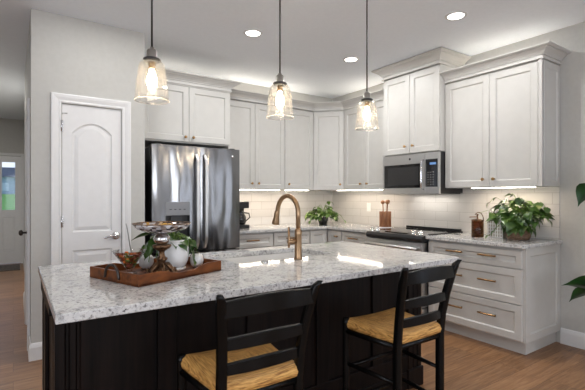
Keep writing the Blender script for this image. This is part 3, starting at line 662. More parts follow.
# faucet
fx, fy = 1.432, 2.020
t = thing('faucet', 'tall champagne bronze gooseneck faucet on the island', 'faucet', (fx, fy, ZI))
MB().lathe([(.001, 0), (.027, 0), (.027, .006), (.0235, .010), (.0225, .02), (.0215, .145), (.0225, .15), (.0225, .175), (.018, .182), (.014, .188), (.001, .19)], (fx, fy, ZI+.0005), 28).build('base', M['brass'], t)
pts = [(fx, fy, ZI+.185), (fx, fy, 1.182)]
for i in range(1, 17):
    a = PI*(1-i/16)*1.0; pts.append((fx-.012*(1-i/16*0)*(1-math.cos(PI*i/16))*.5, fy+.108+.108*math.cos(a), 1.182+.108*math.sin(a)))
pts += [(fx-.014, fy+.222, 1.165)]
MB().tube(pts, .0145, 16).build('spout', M['brass'], t)
sh = MB().lathe([(.0150, .035), (.0168, .03), (.018, 0), (.0240, -.036), (.0260, -.050), (.021, -.056), (.001, -.056)], (0, 0, 0), 24)
sh.v = [Matrix.Rotation(math.radians(14), 3, 'X') @ p+Vector((fx-.014, fy+.224, 1.158)) for p in sh.v]
sh.build('spray_head', M['brass'], t)
hd = MB().lathe([(.001, 0), (.016, 0), (.0165, .02), (.0165, .034), (.011, .040), (.001, .041)], (0, 0, 0), 20)
hd.v = [Vector((fx-.018-p.z*1.45, fy+p.x, ZI+.112+p.y)) for p in hd.v]
hd.tube([(fx-.068, fy, ZI+.075), (fx-.068, fy, ZI+.112), (fx-.069, fy, ZI+.200)], [.007, .0075, .006], 12).build('handle', M['brass'], t)

# ------------------------------------------------------------------ counter stools
def make_stool(label):
    t = thing('counter_stool', label, 'chair', (0, 0, 0), 'ladder back counter stools')
    SZ = .634
    for s_ in (-1, 1):
        mb = MB(); rs = []
        path = [(.158, .0, 0), (.158, 0, .30), (.158, 0, .60), (.161, -.010, .70), (.168, -.028, .80), (.180, -.052, .90), (.190, -.070, .955), (.200, -.084, .974)]
        for i, (x, y, z) in enumerate(path):
            a = .0165 if i < 6 else (.014 if i == 6 else .008); b = .019 if i < 6 else .015 if i == 6 else .010
            rs.append([(s_*x-a, y-b*.6, z), (s_*x-a*.6, y-b, z), (s_*x+a*.6, y-b, z), (s_*x+a, y-b*.6, z), (s_*x+a, y+b*.6, z), (s_*x+a*.6, y+b, z), (s_*x-a*.6, y+b, z), (s_*x-a, y+b*.6, z)])
        mb.rings(rs, smooth=True).build('back_post', M['black'], t)
        f = MB().lathe([(.001, 0), (.013, 0), (.0165, .05), (.0185, .45), (.0185, .62), (.020, .632), (.016, .654), (.001, .656)], (s_*.190, .315, 0), 16); f.build('leg', M['black'], t)
    def slat(z0, z1, arch, bow=.022):
        n = 14; mb = MB(); rs = []
        for i in range(n+1):
            u = i/n*2-1; zc_ = (z0+z1)/2; 
            yy = -(.078*max(0, zc_-.64)**1.25/.33**1.25)-bow*(1-u*u); hw = .158+.032*max(0, (zc_-.62)/.34)**1.5
            x = u*(hw-.004); ta = arch*(1-u*u)
            lift = .0
            rs.append([(x, yy-.008, z0+ta*.3), (x, yy+.008, z0+ta*.3), (x, yy+.008, z1+ta), (x, yy-.008, z1+ta)])
        return mb.rings(rs, smooth=False).build('back_slat', M['black'], t, .003)
    slat(.888, .944, .014); slat(.770, .810, .010); slat(.678, .717, .010)
    # seat frame rails
    pl = [(-.158, .0), (.158, .0), (.190, .315), (-.190, .315)]
    for i in range(4):
        a = pl[i]; b = pl[(i+1) % 4]; MB().tube([(a[0], a[1], SZ-.045), (b[0], b[1], SZ-.045)], .015, 10).build('seat_rail', M['black'], t)
    # rush seat: four woven triangles, rolled edge
    mb = MB(); c = (0, .165, SZ+.010); ed = [(-.160, -.010), (.160, -.010), (.194, .326), (-.194, .326)]
    for i in range(4):
        a, b = ed[i], ed[(i+1) % 4]; n = 10; mi = 0 if i in (0, 2) else 1
        out = Vector(((a[0]+b[0])/2, (a[1]+b[1])/2-.17, 0)).normalized(); rows = []
        for off, z, k_ in ((-.008, SZ-.034, 0), (.004, SZ-.026, 0), (.009, SZ-.008, 0), (.003, SZ+.010, 0), (-.014, SZ+.019, 0)):
            row = []
            for j in range(n+1):
                u = j/n; e = .93+.07*0; x = a[0]+(b[0]-a[0])*(.03+.94*u); y = a[1]+(b[1]-a[1])*(.03+.94*u)
                sag = .004*math.sin(PI*u)
                row.append((x+out.x*(off-sag), y+out.y*(off-sag), z-(.006*math.sin(PI*u) if off < .01 else 0)))
            rows.append(row)
        for s_ in (.6, .3):
            base = rows[4] if s_ == .6 else rows[4]
            rows.append([(c[0]+(p[0]-c[0])*s_, c[1]+(p[1]-c[1])*s_, p[2]+(c[2]-p[2])*(1-s_)) for p in rows[4]])
        rows.append([c]*(n+1)); vs = [p for r in rows for p in r]; fs = []
        for r in range(len(rows)-1):
            for j in range(n): fs.append((r*(n+1)+j, r*(n+1)+j+1, (r+1)*(n+1)+j+1, (r+1)*(n+1)+j))
        mb.add(vs, fs, True, mi)
    # underside
    mb.add([(x*.96, y if y > 0 else y+.01, SZ-.034) for x, y in ed], [(0, 1, 2, 3)])
    o = mb.build('seat', [M['rushx'], M['rushy']], t, recalc=True); o['label'] = 'woven straw rush seat'
    for (a, b, z) in (((-.190, .315), (.190, .315), .22), ((-.190, .315), (.190, .315), .40), ((-.158, 0), (.158, 0), .30), ((-.158, 0), (-.190, .315), .26), ((-.158, 0), (-.190, .315), .42), ((.158, 0), (.190, .315), .26), ((.158, 0), (.190, .315), .42)):
        A = Vector((a[0], a[1], z)); B = Vector((b[0], b[1], z)); MB().tube([A, A*.5+B*.5, B], [.009, .0125, .009], 10).build('stretcher', M['black'], t)
    return t
st = make_stool('black ladder back rush seat stool, right of the pair at the island')
st.location = (1.618, 1.268, 0); st.rotation_euler = (0, 0, math.radians(0))
s2 = copy_tree(st); s2.location = (.740, 1.270, 0); s2.rotation_euler = (0, 0, math.radians(-1)); s2['label'] = 'black ladder back rush seat stool, left of the pair at the island'

# ------------------------------------------------------------------ pendants, cans, light strips
def pendant(x, label):
    y = 2.0; t = thing('pendant_lamp', label, 'pendant lamp', (x, y, CEIL), 'glass pendants over the island')
    MB().lathe([(.001, 0), (.06, 0), (.06, -.018), (.05, -.026), (.006, -.03), (.001, -.03)], (x, y, CEIL), 28).build('ceiling_canopy', M['pewter'], t)
    MB().tube([(x, y, CEIL-.03), (x, y, 2.005)], .0048, 8).build('cord', M['blackplastic'], t)
    MB().lathe([(.001, .036), (.009, .034), (.011, .026), (.020, .022), (.024, .016), (.024, -.014), (.026, -.018), (.001, -.022)], (x, y, 1.973), 28).build('socket_cap', M['pewter'], t)
    MB().lathe([(.001, 0), (.036, 0), (.041, -.004), (.041, -.013), (.034, -.017), (.001, -.017)], (x, y, 1.953), 28).build('shade_collar', M['blackplastic'], t)
    pr = [(.030, 1.937), (.048, 1.935), (.057, 1.926), (.062, 1.910), (.067, 1.87), (.073, 1.82), (.078, 1.775), (.080, 1.748)]
    pr = pr+[(r-.003, z) for r, z in reversed(pr)]
    rs = [[(x+r*math.cos(2*PI*i/40), y+r*math.sin(2*PI*i/40), z) for i in range(40)] for r, z in pr]
    MB().rings(rs, smooth=True, closed=True).build('glass_shade', M['shadeglass'], t)
    MB().lathe([(.001, 1.936), (.017, 1.936), (.017, 1.905), (.014, 1.90), (.001, 1.90)], (x, y, 0), 20).build('lamp_socket', M['brassdark'], t)
    b = MB().lathe([(.001, 1.902), (.011, 1.900), (.013, 1.885), (.021, 1.865), (.025, 1.843), (.022, 1.823), (.012, 1.808), (.001, 1.803)], (x, y, 0), 24).build('bulb', M['bulb'], t); b['label'] = 'glowing warm bulb'
    MB().lathe([(.0765, 1.7475), (.0815, 1.7475), (.0820, 1.7495), (.0815, 1.7515), (.0765, 1.7515), (.0765, 1.7475)], (x, y, 0), 40).build('glass_rim', M['rimglass'], t)
    l = bpy.data.lights.new('pendant_light', 'POINT'); l.energy = 1.5; l.color = (1, .85, .66); l.shadow_soft_size = .03
    lo = bpy.data.objects.new('pendant_light', l); lo.location = (x, y, 1.785); C.objects.link(lo)
pendant(.552, 'clear glass pendant lamp hanging leftmost, in front of the pantry wall corner')
pendant(1.287, 'clear glass pendant lamp hanging in the middle of the three')
pendant(1.995, 'clear glass pendant lamp hanging rightmost, beside the microwave cabinet')
names = ['round recessed ceiling light between the left and middle pendants', 'round recessed ceiling light nearest the corner, left of the right pendant cord', 'round recessed ceiling light above the microwave cabinet, right side', 'round recessed ceiling light cut by the top edge above the pantry wall']
for i, (x, y) in enumerate(CANS):
    t = thing('recessed_light', names[i] if i < 4 else 'recessed ceiling light behind the camera', 'ceiling light', (x, y, CEIL), 'recessed ceiling lights')
    MB().lathe([(.062, -.001), (.066, -.008), (.084, -.004), (.086, -.0005), (.062, -.0003)], (x, y, CEIL), 32).build('trim_ring', M['trim'], t)
    MB().lathe([(.001, -.003), (.063, -.003), (.063, -.006), (.001, -.006)], (x, y, CEIL), 32).build('lens', M['lens'], t)
t = thing('hall_ceiling_light', 'flush ceiling light in the hallway at the left edge', 'ceiling light', (-.5, 6.6, CEIL))
MB().lathe([(.001, -.001), (.17, -.001), (.17, -.02), (.15, -.025), (.001, -.025)], (-.5, 6.6, CEIL), 32).build('lamp_body', M['trim'], t)

def strip(name, label, a, b, z, energy, group='under cabinet light strips', m='strip', up=False, th=.006, wd=.022, col=(1, .80, .61)):
    ax, ay = a; bx, by = b; d = Vector((bx-ax, by-ay, 0)); ln = d.length; d.normalize(); s_ = Vector((-d.y, d.x, 0))*wd/2
    mb = MB(); A = Vector((ax, ay, z)); B = Vector((bx, by, z)); H = Vector((0, 0, th))
    mb.rings([[A-s_, A+s_, A+s_+H, A-s_+H], [B-s_, B+s_, B+s_+H, B-s_+H]])
    c = (A+B)/2; o = mb.build(name, M[m], loc=c); tag(o, label, 'light strip', group)
    l = bpy.data.lights.new(name+'_glow', 'AREA'); l.shape = 'RECTANGLE'; l.size = ln; l.size_y = wd*.9; l.energy = energy; l.color = col
    lo = bpy.data.objects.new(name+'_glow', l); lo.location = c+(H+Vector((0, 0, .002)) if up else Vector((0, 0, -.002)))
    lo.rotation_euler = (PI if up else 0, 0, math.atan2(d.y, d.x)); C.objects.link(lo)
strip('under_cabinet_light', 'bright light strip under the wall cabinets right of the refrigerator', (2.03, 4.46), (2.86, 4.46), ZU-.0065, 3.0)
strip('under_cabinet_light', 'bright light strip under the narrow cabinet left of the corner', (2.95, 4.46), (3.33, 4.46), ZU-.0065, 1.6)
strip('under_cabinet_light', 'bright light strip under the corner, running to the microwave', (3.74, 4.32), (3.74, 3.36), ZU-.0065, 2.7)
strip('under_cabinet_light', 'bright light strip under the end wall cabinet over the large potted plant', (3.76, 2.31), (3.76, 1.72), ZU-.0065, 2.7)
for a, b, lb, z, e in (((1.10, 4.55), (1.90, 4.55), 'light strip hidden on top of the refrigerator cabinet', ZT+.002, .5), ((2.05, 4.58), (3.40, 4.58), 'light strip hidden on top of the back wall cabinets', ZT+.014, 1.2), ((3.84, 4.30), (3.84, 3.40), 'light strip hidden on top of the corner cabinets', ZT+.002, .7), ((3.84, 2.45), (3.84, 1.70), 'light strip hidden on top of the end wall cabinet', ZT+.012, .5)):
    strip('cabinet_top_light', lb, a, b, z, e, 'light strips on top of the cabinets', up=True, col=(1, .84, .66))

# ------------------------------------------------------------------ plants
AVOID = []
def leaf(mb, p, d, size, roll=0, droop=.3, wide=.92, n=7, mi=0):
    """heart shaped leaf with a fold along the midrib and a curved tip"""
    d = Vector(d).normalized(); up = Vector((0, 0, 1)); s_ = d.cross(up)
    if s_.length < .1: s_ = Vector((1, 0, 0))
    s_.normalize(); up = s_.cross(d).normalized(); R = Matrix.Rotation(roll, 3, d); s_ = R @ s_; up = R @ up
    q_ = Vector(p)+d*size*.5
    for a_, b_ in AVOID:
        if all(a_[k_]-size*.45 < q_[k_] < b_[k_]+size*.45 for k_ in range(3)): return
    vs = []; fs = []
    for i in range(n):
        t = i/(n-1); wv = wide*.5*(math.sin(PI*min(1, t*.93+.07)**.62))*(1-t**4) if i < n-1 else 0
        if i == 0: wv = wide*.16
        c = Vector(p)+d*(size*t)-up*(droop*size*t*t)+up*(.04*size*math.sin(PI*t))
        fold = .22*wv*size
        back = d*(-.10*size if i == 0 else 0)
        vs += [c-s_*wv*size+up*fold+back, c-s_*wv*size*.55+up*fold*.65+back*.5, c, c+s_*wv*size*.55+up*fold*.65+back*.5, c+s_*wv*size+up*fold+back]
        if i:
            o = (i-1)*5
            for k_ in range(4): fs.append((o+k_, o+k_+1, o+5+k_+1, o+5+k_))
    mb.add(vs, fs, True, mi)
def bushy(center, r, zb, zt, count, lsz, seed, zc=None, trail=()):
    rd = random.Random(seed); lv = MB(); sm = MB(); base = Vector(center)
    for i in range(count):
        a = rd.uniform(0, 2*PI); e = rd.random()**.7; rad = r*(.25+.75*e)*rd.uniform(.75, 1.0)
        hgt = zb+(zt-zb)*(1-e*.75)*rd.uniform(.55, 1.0); tip = Vector((base.x+rad*math.cos(a), base.y+rad*math.sin(a), hgt))
        c1 = base+Vector((0, 0, (hgt-base.z)*.8+.03)); c2 = Vector((base.x+(tip.x-base.x)*.7, base.y+(tip.y-base.y)*.7, max(hgt, base.z)+.05))
        pts = bezier(base, c1, c2, tip, 6); sm.tube(pts, .0018, 5)
        d = Vector((math.cos(a+rd.uniform(-.6, .6)), math.sin(a+rd.uniform(-.6, .6)), rd.uniform(-.9, .25)))
        leaf(lv, tip, d, lsz*rd.uniform(.7, 1.15), rd.uniform(-.7, .7), rd.uniform(.1, .5))
    for pts, sizes in trail:
        P = bezier(*pts, n=12); sm.tube(P, .002, 5)
        for k_, sz in enumerate(sizes):
            q = P[min(12, int((k_+1)*12/len(sizes)))]; a = rd.uniform(-.5, .5)
            leaf(lv, q, (P[12]-P[8]).normalized()+Vector((rd.uniform(-.6, .6), rd.uniform(-.6, .6), -.3)), sz, rd.uniform(-.5, .5), .2)
    return lv, sm
# large plant on the right counter
px_, py_ = 3.70, 1.835
t = thing('potted_plant', 'bushy pothos in a low woven basket under the end wall cabinet', 'plant', (px_, py_, ZCT))
MB().lathe([(.001, .001), (.085, .001), (.098, .03), (.100, .075), (.104, .08), (.104, .09), (.094, .09), (.090, .07), (.001, .07)], (px_, py_, ZCT), 32).build('basket', M['basket'], t)
MB().lathe([(.001, .072), (.07, .072), (.085, .16), (.088, .165), (.080, .165), (.074, .150), (.001, .150)], (px_, py_, ZCT), 32).build('pot', M['ceramic'], t)
AVOID[:] = [((3.69, 1.97, ZCT), (3.77, 2.10, ZCT+.25)), ((3.4, 2.03, ZCT+.0), (3.68, 2.10, ZCT+.24)), ((3.53, 2.09, ZCT), (3.67, 2.24, ZCT+.2))]
lv, sm = bushy((px_, py_, ZCT+.15), .235, ZCT+.12, ZCT+.43, 130, .092, 5, trail=[
    (((px_-.03, py_, ZCT+.17), (px_-.1, py_+.12, ZCT+.30), (px_-.16, py_+.20, ZCT+.26), (px_-.13, py_+.29, ZCT+.225)), [.05, .055, .06]),
    (((px_-.03, py_, ZCT+.17), (px_-.1, py_+.1, ZCT+.36), (px_-.14, py_+.12, ZCT+.42), (px_-.12, py_+.19, ZCT+.33)), [.04, .05, .07]),
    (((px_-.05, py_, ZCT+.17), (px_-.22, py_+.05, ZCT+.20), (px_-.26, py_+.06, ZCT+.08), (px_-.26, py_+.13, ZCT+.035)), [.05, .05, .06, .055, .05]),
    (((px_+.0, py_, ZCT+.17), (px_-.02, py_-.15, ZCT+.40), (px_-.0, py_-.24, ZCT+.36), (px_+.0, py_-.25, ZCT+.18)), [.05, .07, .07, .07])])
for i in range(26):
    a = rnd.uniform(PI*.6, PI*1.7); leaf(lv, (px_+.105*math.cos(a), py_+.105*math.sin(a), ZCT+rnd.uniform(.08, .2)), (math.cos(a)*.5, math.sin(a)*.5, -1), rnd.uniform(.06, .085), rnd.uniform(-.5, .5), .1)
def clampx(mb, xmax, zmin, ymin=-99):
    for v in mb.v:
        if v.x > xmax: v.x = xmax-(v.x-xmax)*.25
        if v.z < zmin: v.z = zmin+.001+(zmin-v.z)*.05
clampx(lv, XR-.02, ZCT+.004); clampx(sm, XR-.02, ZCT+.004)
lv.build('foliage', M['leaf'], t, recalc=False); sm.build('stems', M['stem'], t)
AVOID[:] = []
# corner plant
qx, qy = 3.46, 4.30
t = thing('corner_plant', 'trailing pothos in a small black pot in the counter corner', 'plant', (qx, qy, ZCT))
MB().lathe([(.001, .001), (.05, .001), (.068, .06), (.072, .115), (.076, .12), (.076, .13), (.066, .13), (.064, .11), (.001, .108)], (qx, qy, ZCT), 28).build('pot', M['blackplastic'], t)
lv, sm = bushy((qx, qy, ZCT+.11), .26, ZCT+.03, ZCT+.29, 90, .085, 9, trail=[
    (((qx, qy, ZCT+.12), (qx+.02, qy, ZCT+.3), (qx+.06, qy-.04, ZCT+.34), (qx+.10, qy-.06, ZCT+.30)), [.05, .06, .07]),
    (((qx, qy, ZCT+.12), (qx+.1, qy-.1, ZCT+.22), (qx+.18, qy-.14, ZCT+.16), (qx+.2, qy-.2, ZCT+.06)), [.05, .06, .06, .05]),
    (((qx, qy, ZCT+.12), (qx-.1, qy-.02, ZCT+.2), (qx-.2, qy-.04, ZCT+.12), (qx-.26, qy-.06, ZCT+.06)), [.05, .06, .06, .05])])
for v in lv.v+sm.v:
    if v.z < ZCT+.004: v.z = ZCT+.005
lv.build('foliage', M['leafv'], t, recalc=False); sm.build('stems', M['stem'], t)
# floor plant at the right edge
t = thing('floor_plant', 'tall broad leaved dark green plant cut by the right edge', 'plant', (3.60, .92, 0))
MB().lathe([(.001, .001), (.13, .001), (.17, .32), (.175, .34), (.16, .34), (.155, .30), (.001, .30)], (3.60, .92, 0), 32).build('pot', M['ceramic'], t)
lv = MB(); sm = MB(); rd = random.Random(4)
spec = [((3.52, 1.20, .62), (-.35, 1, .15), .20), ((3.50, 1.24, .58), (-.2, .9, -.5), .14), ((3.48, 1.12, .50), (0, .8, -.9), .16), ((3.46, 1.195, 1.36), (-.2, .7, -.9), .17), ((3.40, 1.05, 1.42), (-.4, .6, -.4), .16)]
for i in range(26):
    a = rd.uniform(0, 2*PI); r_ = rd.uniform(.06, .17); z = rd.uniform(.55, 1.5); spec.append(((3.60+r_*math.cos(a), .92+r_*math.sin(a)-.04, z), (math.cos(a), math.sin(a), rd.uniform(-.6, .3)), .15))
for p, d, s_ in spec:
    zb = max(.31, p[2]-.45); sm.tube(bezier((3.60, .92, zb), (3.60, .92, zb+.2), ((3.6+p[0])/2, (.92+p[1])/2, p[2]+.05), p, 6), .004, 6); leaf(lv, p, d, s_, rd.uniform(.6, 1.2), .25, 1.0)
sm.tube([(3.60, .92, .3), (3.60, .92, 1.1)], .01, 8)
clampx(lv, XR-.02, 0.01); lv.build('foliage', M['leafd'], t, recalc=False); sm.build('stems', M['stem'], t)

# ------------------------------------------------------------------ counter objects
x, y = 2.235, 4.40
t = thing('coffee_maker', 'black drip coffee maker half hidden behind the refrigerator edge', 'coffee maker', (x, y, ZCT))
MB().box((x-.085, y-.13, ZCT+.001), (x+.085, y+.10, ZCT+.045)).build('base', M['blackplastic'], t, .008)
MB().box((x-.085, y+.01, ZCT+.045), (x+.085, y+.10, ZCT+.24)).build('water_tank', M['blackplastic'], t, .006)
MB().box((x-.085, y-.12, ZCT+.24), (x+.085, y+.10, ZCT+.32)).build('brew_head', M['blackplastic'], t, .01)
cf = MB().lathe([(.001, .0), (.055, 0), (.068, .03), (.066, .09), (.045, .135), (.050, .15), (.046, .15), (.001, .14)], (x, y-.055, ZCT+.048), 28).build('carafe', M['blackglass'], t)
MB().tube([(x+.050, y-.06, ZCT+.185), (x+.095, y-.09, ZCT+.18), (x+.108, y-.09, ZCT+.13), (x+.068, y-.06, ZCT+.085)], .008, 10).build('handle', M['blackplastic'], cf)
# utensil crock
x, y = 3.72, 3.42
t = thing('utensil_holder', 'slatted brown wood utensil holder left of the range', 'utensil holder', (x, y, ZCT))
MB().lathe([(.001, .001), (.08, .001), (.086, .012), (.001, .012)], (x, y, ZCT), 28).build('saucer', M['ceramic'], t)
mb = MB().lathe([(.001, .0125), (.056, .0125), (.056, .19), (.051, .19), (.051, .02), (.001, .02)], (x, y, ZCT), 24)
sl = MB()
for i in range(10): a = 2*PI*i/10; sl.tube([(x+.060*math.cos(a), y+.060*math.sin(a), ZCT+.014), (x+.060*math.cos(a), y+.060*math.sin(a), ZCT+.20)], .013, 6)
mb.build('cup', M['utensil'], t); sl.build('slats', M['utensil'], t)
def spoon(dx, dy, lb, flat):
    tt = thing('wooden_spoon' if not flat else 'wooden_spatula', lb, 'utensil', (x, y, ZCT+.025), 'wooden utensils in the holder')
    a = Vector((x+dx*.5, y+dy*.5, ZCT+.03)); b = Vector((x+dx, y+dy, ZCT+.29))
    MB().tube([a, a*.5+b*.5, b], [.005, .006, .006], 8).build('handle', M['utensil'], tt)
    h_ = MB(); ax = (b-a).normalized()
    if flat: h_.tube([b-ax*.005, b+ax*.01, b+ax*.04, b+ax*.05], [.006, .028, .034, .024], 10)
    else: h_.tube([b-ax*.005, b+ax*.008, b+ax*.022, b+ax*.036, b+ax*.045], [.007, .026, .034, .026, .005], 12)
    for v in h_.v:
        v.x = b.x+(v.x-b.x)*.6
    h_.build('head', M['utensil'], tt)
spoon(.0, .040, 'wooden spoon leaning left in the utensil holder', False); spoon(-.012, -.040, 'wooden spoon leaning right in the utensil holder', False); spoon(.040, .0, 'wooden spatula in the middle of the utensil holder', True)
# amber canister with hoop handle
x, y = 3.60, 2.16
t = thing('canister', 'amber glass canister with a metal hoop handle beside the basket plant', 'canister', (x, y, ZCT))
MB().lathe([(.001, .001), (.052, .001), (.054, .006), (.054, .145), (.050, .150), (.048, .145), (.048, .008), (.001, .008)], (x, y, ZCT), 28).build('body', M['amberglass'], t)
MB().lathe([(.001, .009), (.045, .009), (.045, .075), (.001, .075)], (x, y, ZCT), 24).build('contents', M['brassdark'], t)
MB().lathe([(.001, .1505), (.054, .1505), (.056, .155), (.056, .162), (.02, .170), (.008, .172), (.006, .20), (.012, .205), (.010, .215), (.001, .218)], (x, y, ZCT), 28).build('lid', M['bronze'], t)
MB().tube([(x-.01, y+.075, ZCT+.185), (x, y, ZCT+.19)], .005, 8).build('spout_bar', M['bronze'], t)
MB().tube([(x, y-.056, ZCT+.13)]+[(x, y-.012-.046*math.cos(a), ZCT+.17+.062*math.sin(a)) for a in [PI*i/10 for i in range(0, 9)]], .004, 8).build('handle', M['bronze'], t)
# white lattice box
x, y = 3.725, 2.035
t = thing('lattice_box', 'tall white box with a square lattice relief behind the plant', 'box', (x, y, ZCT))
MB().box((x-.04, y-.068, ZCT+.001), (x+.04, y+.068, ZCT+.25)).build('body', mat('cream_lining', (.36, .32, .26), .6), t)
mb = MB()
for i in range(7): yy = y-.068+i*.136/6; mb.box((x-.046, yy-.004, ZCT+.001), (x-.040, yy+.004, ZCT+.25))
for i in range(9): zz = ZCT+.005+i*.24/8; mb.box((x-.048, y-.072, zz-.003), (x-.0401, y+.072, zz+.004))
mb.build('lattice', M['ceramic'], t)['label'] = 'white square lattice'
# outlet
t = thing('wall_outlet', 'white outlet plate on the backsplash left of the utensil holder', 'outlet', (XR-.01, 3.93, 1.14))
MB().box((XR-.0135, 3.895, 1.085), (XR-.0085, 3.965, 1.20)).build('plate', M['white_plastic'], t, .001)
for z in (1.12, 1.165): MB().box((XR-.0155, 3.915, z-.013), (XR-.0136, 3.945, z+.013)).build('socket', M['ceramic'], t)

# ------------------------------------------------------------------ tray and its things
ang = math.radians(20.5); T0 = Vector((.434, 1.772)); tu = Vector((math.cos(ang), math.sin(ang))); tv = Vector((-math.sin(ang), math.cos(ang)))
TL, TW = .485, .385
def TP(a, b, z): p = T0+tu*a+tv*b; return (p.x, p.y, ZI+z)
tray = thing('serving_tray', 'reddish brown wooden serving tray with scooped sides on the island', 'tray', TP(TL/2, TW/2, 0))
mb = MB(); mb.add([TP(a, b, z) for z in (.001, .011) for a, b in ((0, 0), (TL, 0), (TL, TW), (0, TW))], [(0, 3, 2, 1), (4, 5, 6, 7), (0, 1, 5, 4), (1, 2, 6, 5), (2, 3, 7, 6), (3, 0, 4, 7)]); mb.build('base', M['wood'], tray)
for b0, b1 in ((0, .012), (TW-.012, TW)):
    rs = []; n = 24
    for i in range(n+1):
        u = i/n; a = u*TL; h_ = .052-.020*math.exp(-((u-.52)/.20)**4); rs.append([TP(a, b0, .001), TP(a, b1, .001), TP(a, b1, h_), TP(a, b0, h_)])
    MB().rings(rs).build('side_rim', M['wood'], tray, .0015)
for a0, a1 in ((0, .012), (TL-.012, TL)):
    rs = [[TP(a0, b, .001), TP(a1, b, .001), TP(a1, b, .052), TP(a0, b, .052)] for b in (.012, TW-.012)]
    MB().rings(rs).build('end_rim', M['wood'], tray, .0015)
for s_, a0 in ((-1, 0), (1, TL)):
    pts = [TP(a0+s_*.004, TW/2+.052*math.cos(q), .030+.048*math.sin(q)) for q in [PI*i/12 for i in range(13)]]
    pts = [TP(a0+s_*.004, TW/2+.056, .018)]+pts+[TP(a0+s_*.004, TW/2-.056, .018)]
    MB().tube(pts, .006, 10).build('handle', M['iron'], tray)['label'] = 'dark iron loop handle'
ZT_ = ZI+.0115
# white planter
wx, wy = .672, 2.040
AVOID[:] = [((.48, 1.85, ZI+.215), (.70, 2.05, ZI+.29)), ((.57, 1.93, ZI), (.60, 1.97, ZI+.2)), ((.41, 2.00, ZI), (.51, 2.10, ZI+.11))]
t = thing('potted_vine', 'leafy vine in a rounded white planter on the tray', 'plant', (wx, wy, ZT_))
MB().lathe([(.001, .001), (.056, .001), (.060, .008), (.058, .014), (.001, .014)], (wx, wy, ZT_), 36).build('saucer', M['ceramic'], t)
MB().lathe([(.001, .0145), (.046, .0145), (.060, .024), (.070, .050), (.0745, .085), (.0745, .125), (.073, .155), (.070, .155), (.0705, .12), (.001, .118)], (wx, wy, ZT_), 40).build('pot', M['ceramic'], t)
MB().lathe([(.001, .140), (.0695, .138)], (wx, wy, ZT_), 24, cap=False).build('soil', M['soil'], t)
lv, sm = bushy((wx, wy, ZT_+.135), .10, ZT_+.12, ZT_+.195, 30, .055, 12)
for (p, c1, c2, e, szs) in (
    ((wx, wy, ZT_+.14), (wx-.03, wy-.03, ZT_+.22), (wx-.06, wy-.03, ZT_+.20), (wx-.085, wy-.02, ZT_+.10), [.05, .06, .07, .06]),
    ((wx, wy, ZT_+.14), (wx+.04, wy, ZT_+.20), (wx+.085, wy-.01, ZT_+.16), (wx+.10, wy-.01, ZT_+.06), [.04, .05, .06, .07, .06]),
    ((wx, wy, ZT_+.14), (wx+.02, wy+.08, ZT_+.20), (wx+.10, wy+.09, ZT_+.12), (wx+.14, wy+.06, ZT_+.05), [.04, .04, .05, .05]),
    ((wx, wy, ZT_+.14), (wx-.04, wy+.02, ZT_+.20), (wx-.10, wy+.03, ZT_+.18), (wx-.125, wy+.0, ZT_+.05), [.05, .06, .07, .07, .06, .07]),
    ((wx, wy, ZT_+.14), (wx, wy+.03, ZT_+.2), (wx-.12, wy+.08, ZT_+.16), (wx-.17, wy+.09, ZT_+.06), [.05, .06, .06, .06])):
    P = bezier(p, c1, c2, e, 12); sm.tube(P, .002, 5)
    for k_, s_ in enumerate(szs): q = P[min(12, int((k_+1)*12/len(szs)))]; leaf(lv, q, (P[12]-P[7]).normalized()*.7+Vector((rnd.uniform(-.7, .7), rnd.uniform(-.7, .5), -.2)), s_, rnd.uniform(-.6, .6), .2, .6)
leaf(lv, (wx+.00, wy-.02, ZT_+.165), (.75, -.45, .32), .13, .2, .05, .42)
for q in range(9): leaf(lv, (wx-.085-.012*q+rnd.uniform(-.02, .02), wy+.02+rnd.uniform(-.02, .05), ZT_+.17-.012*q), (-.4, -.5, rnd.uniform(-.9, .1)), rnd.uniform(.06, .085), rnd.uniform(-.8, .8), .2, .6)
leaf(lv, (wx-.10, wy+.03, ZT_+.16), (-.35, -.2, -.8), .10, .3, .1, .55); leaf(lv, (wx-.13, wy+.02, ZT_+.13), (-.3, -.4, -.7), .09, -.6, .1, .6); leaf(lv, (wx-.11, wy+.06, ZT_+.18), (-.8, .1, -.2), .09, .5, .1, .5); leaf(lv, (wx+.09, wy, ZT_+.14), (.5, .0, -.8), .075, -.3, .1, .5)
leaf(lv, (wx-.02, wy-.03, ZT_+.16), (.3, -.7, .30), .09, -.4, .2, .5)
leaf(lv, (wx-.055, wy-.055, ZT_+.145), (-.1, -.2, -1), .075, .3, .1, .6)
leaf(lv, (wx+.075, wy-.03, ZT_+.11), (.3, -.1, -1), .09, .3, .1, .5)
for v in lv.v+sm.v: v.z = max(v.z, ZT_+.008)
lv.build('foliage', M['leaf'], t, recalc=False); sm.build('stems', M['stem'], t)
# two small white pots behind
for (sx, sy, sc_, lb) in ((.796, 2.046, .8, 'small rounded white pot on the tray right of the planter'), (.565, 2.15, .85, 'small rounded white pot on the tray behind the glass bowl')):
    o = MB().lathe([(.001, .001), (.022*sc_, .001), (.038*sc_, .015), (.044*sc_, .036), (.040*sc_, .058), (.032*sc_, .068), (.029*sc_, .066), (.036*sc_, .05), (.001, .045)], (sx, sy, ZT_), 28).build('small_pot', M['ceramic'], loc=(sx, sy, ZT_)); tag(o, lb, 'pot')
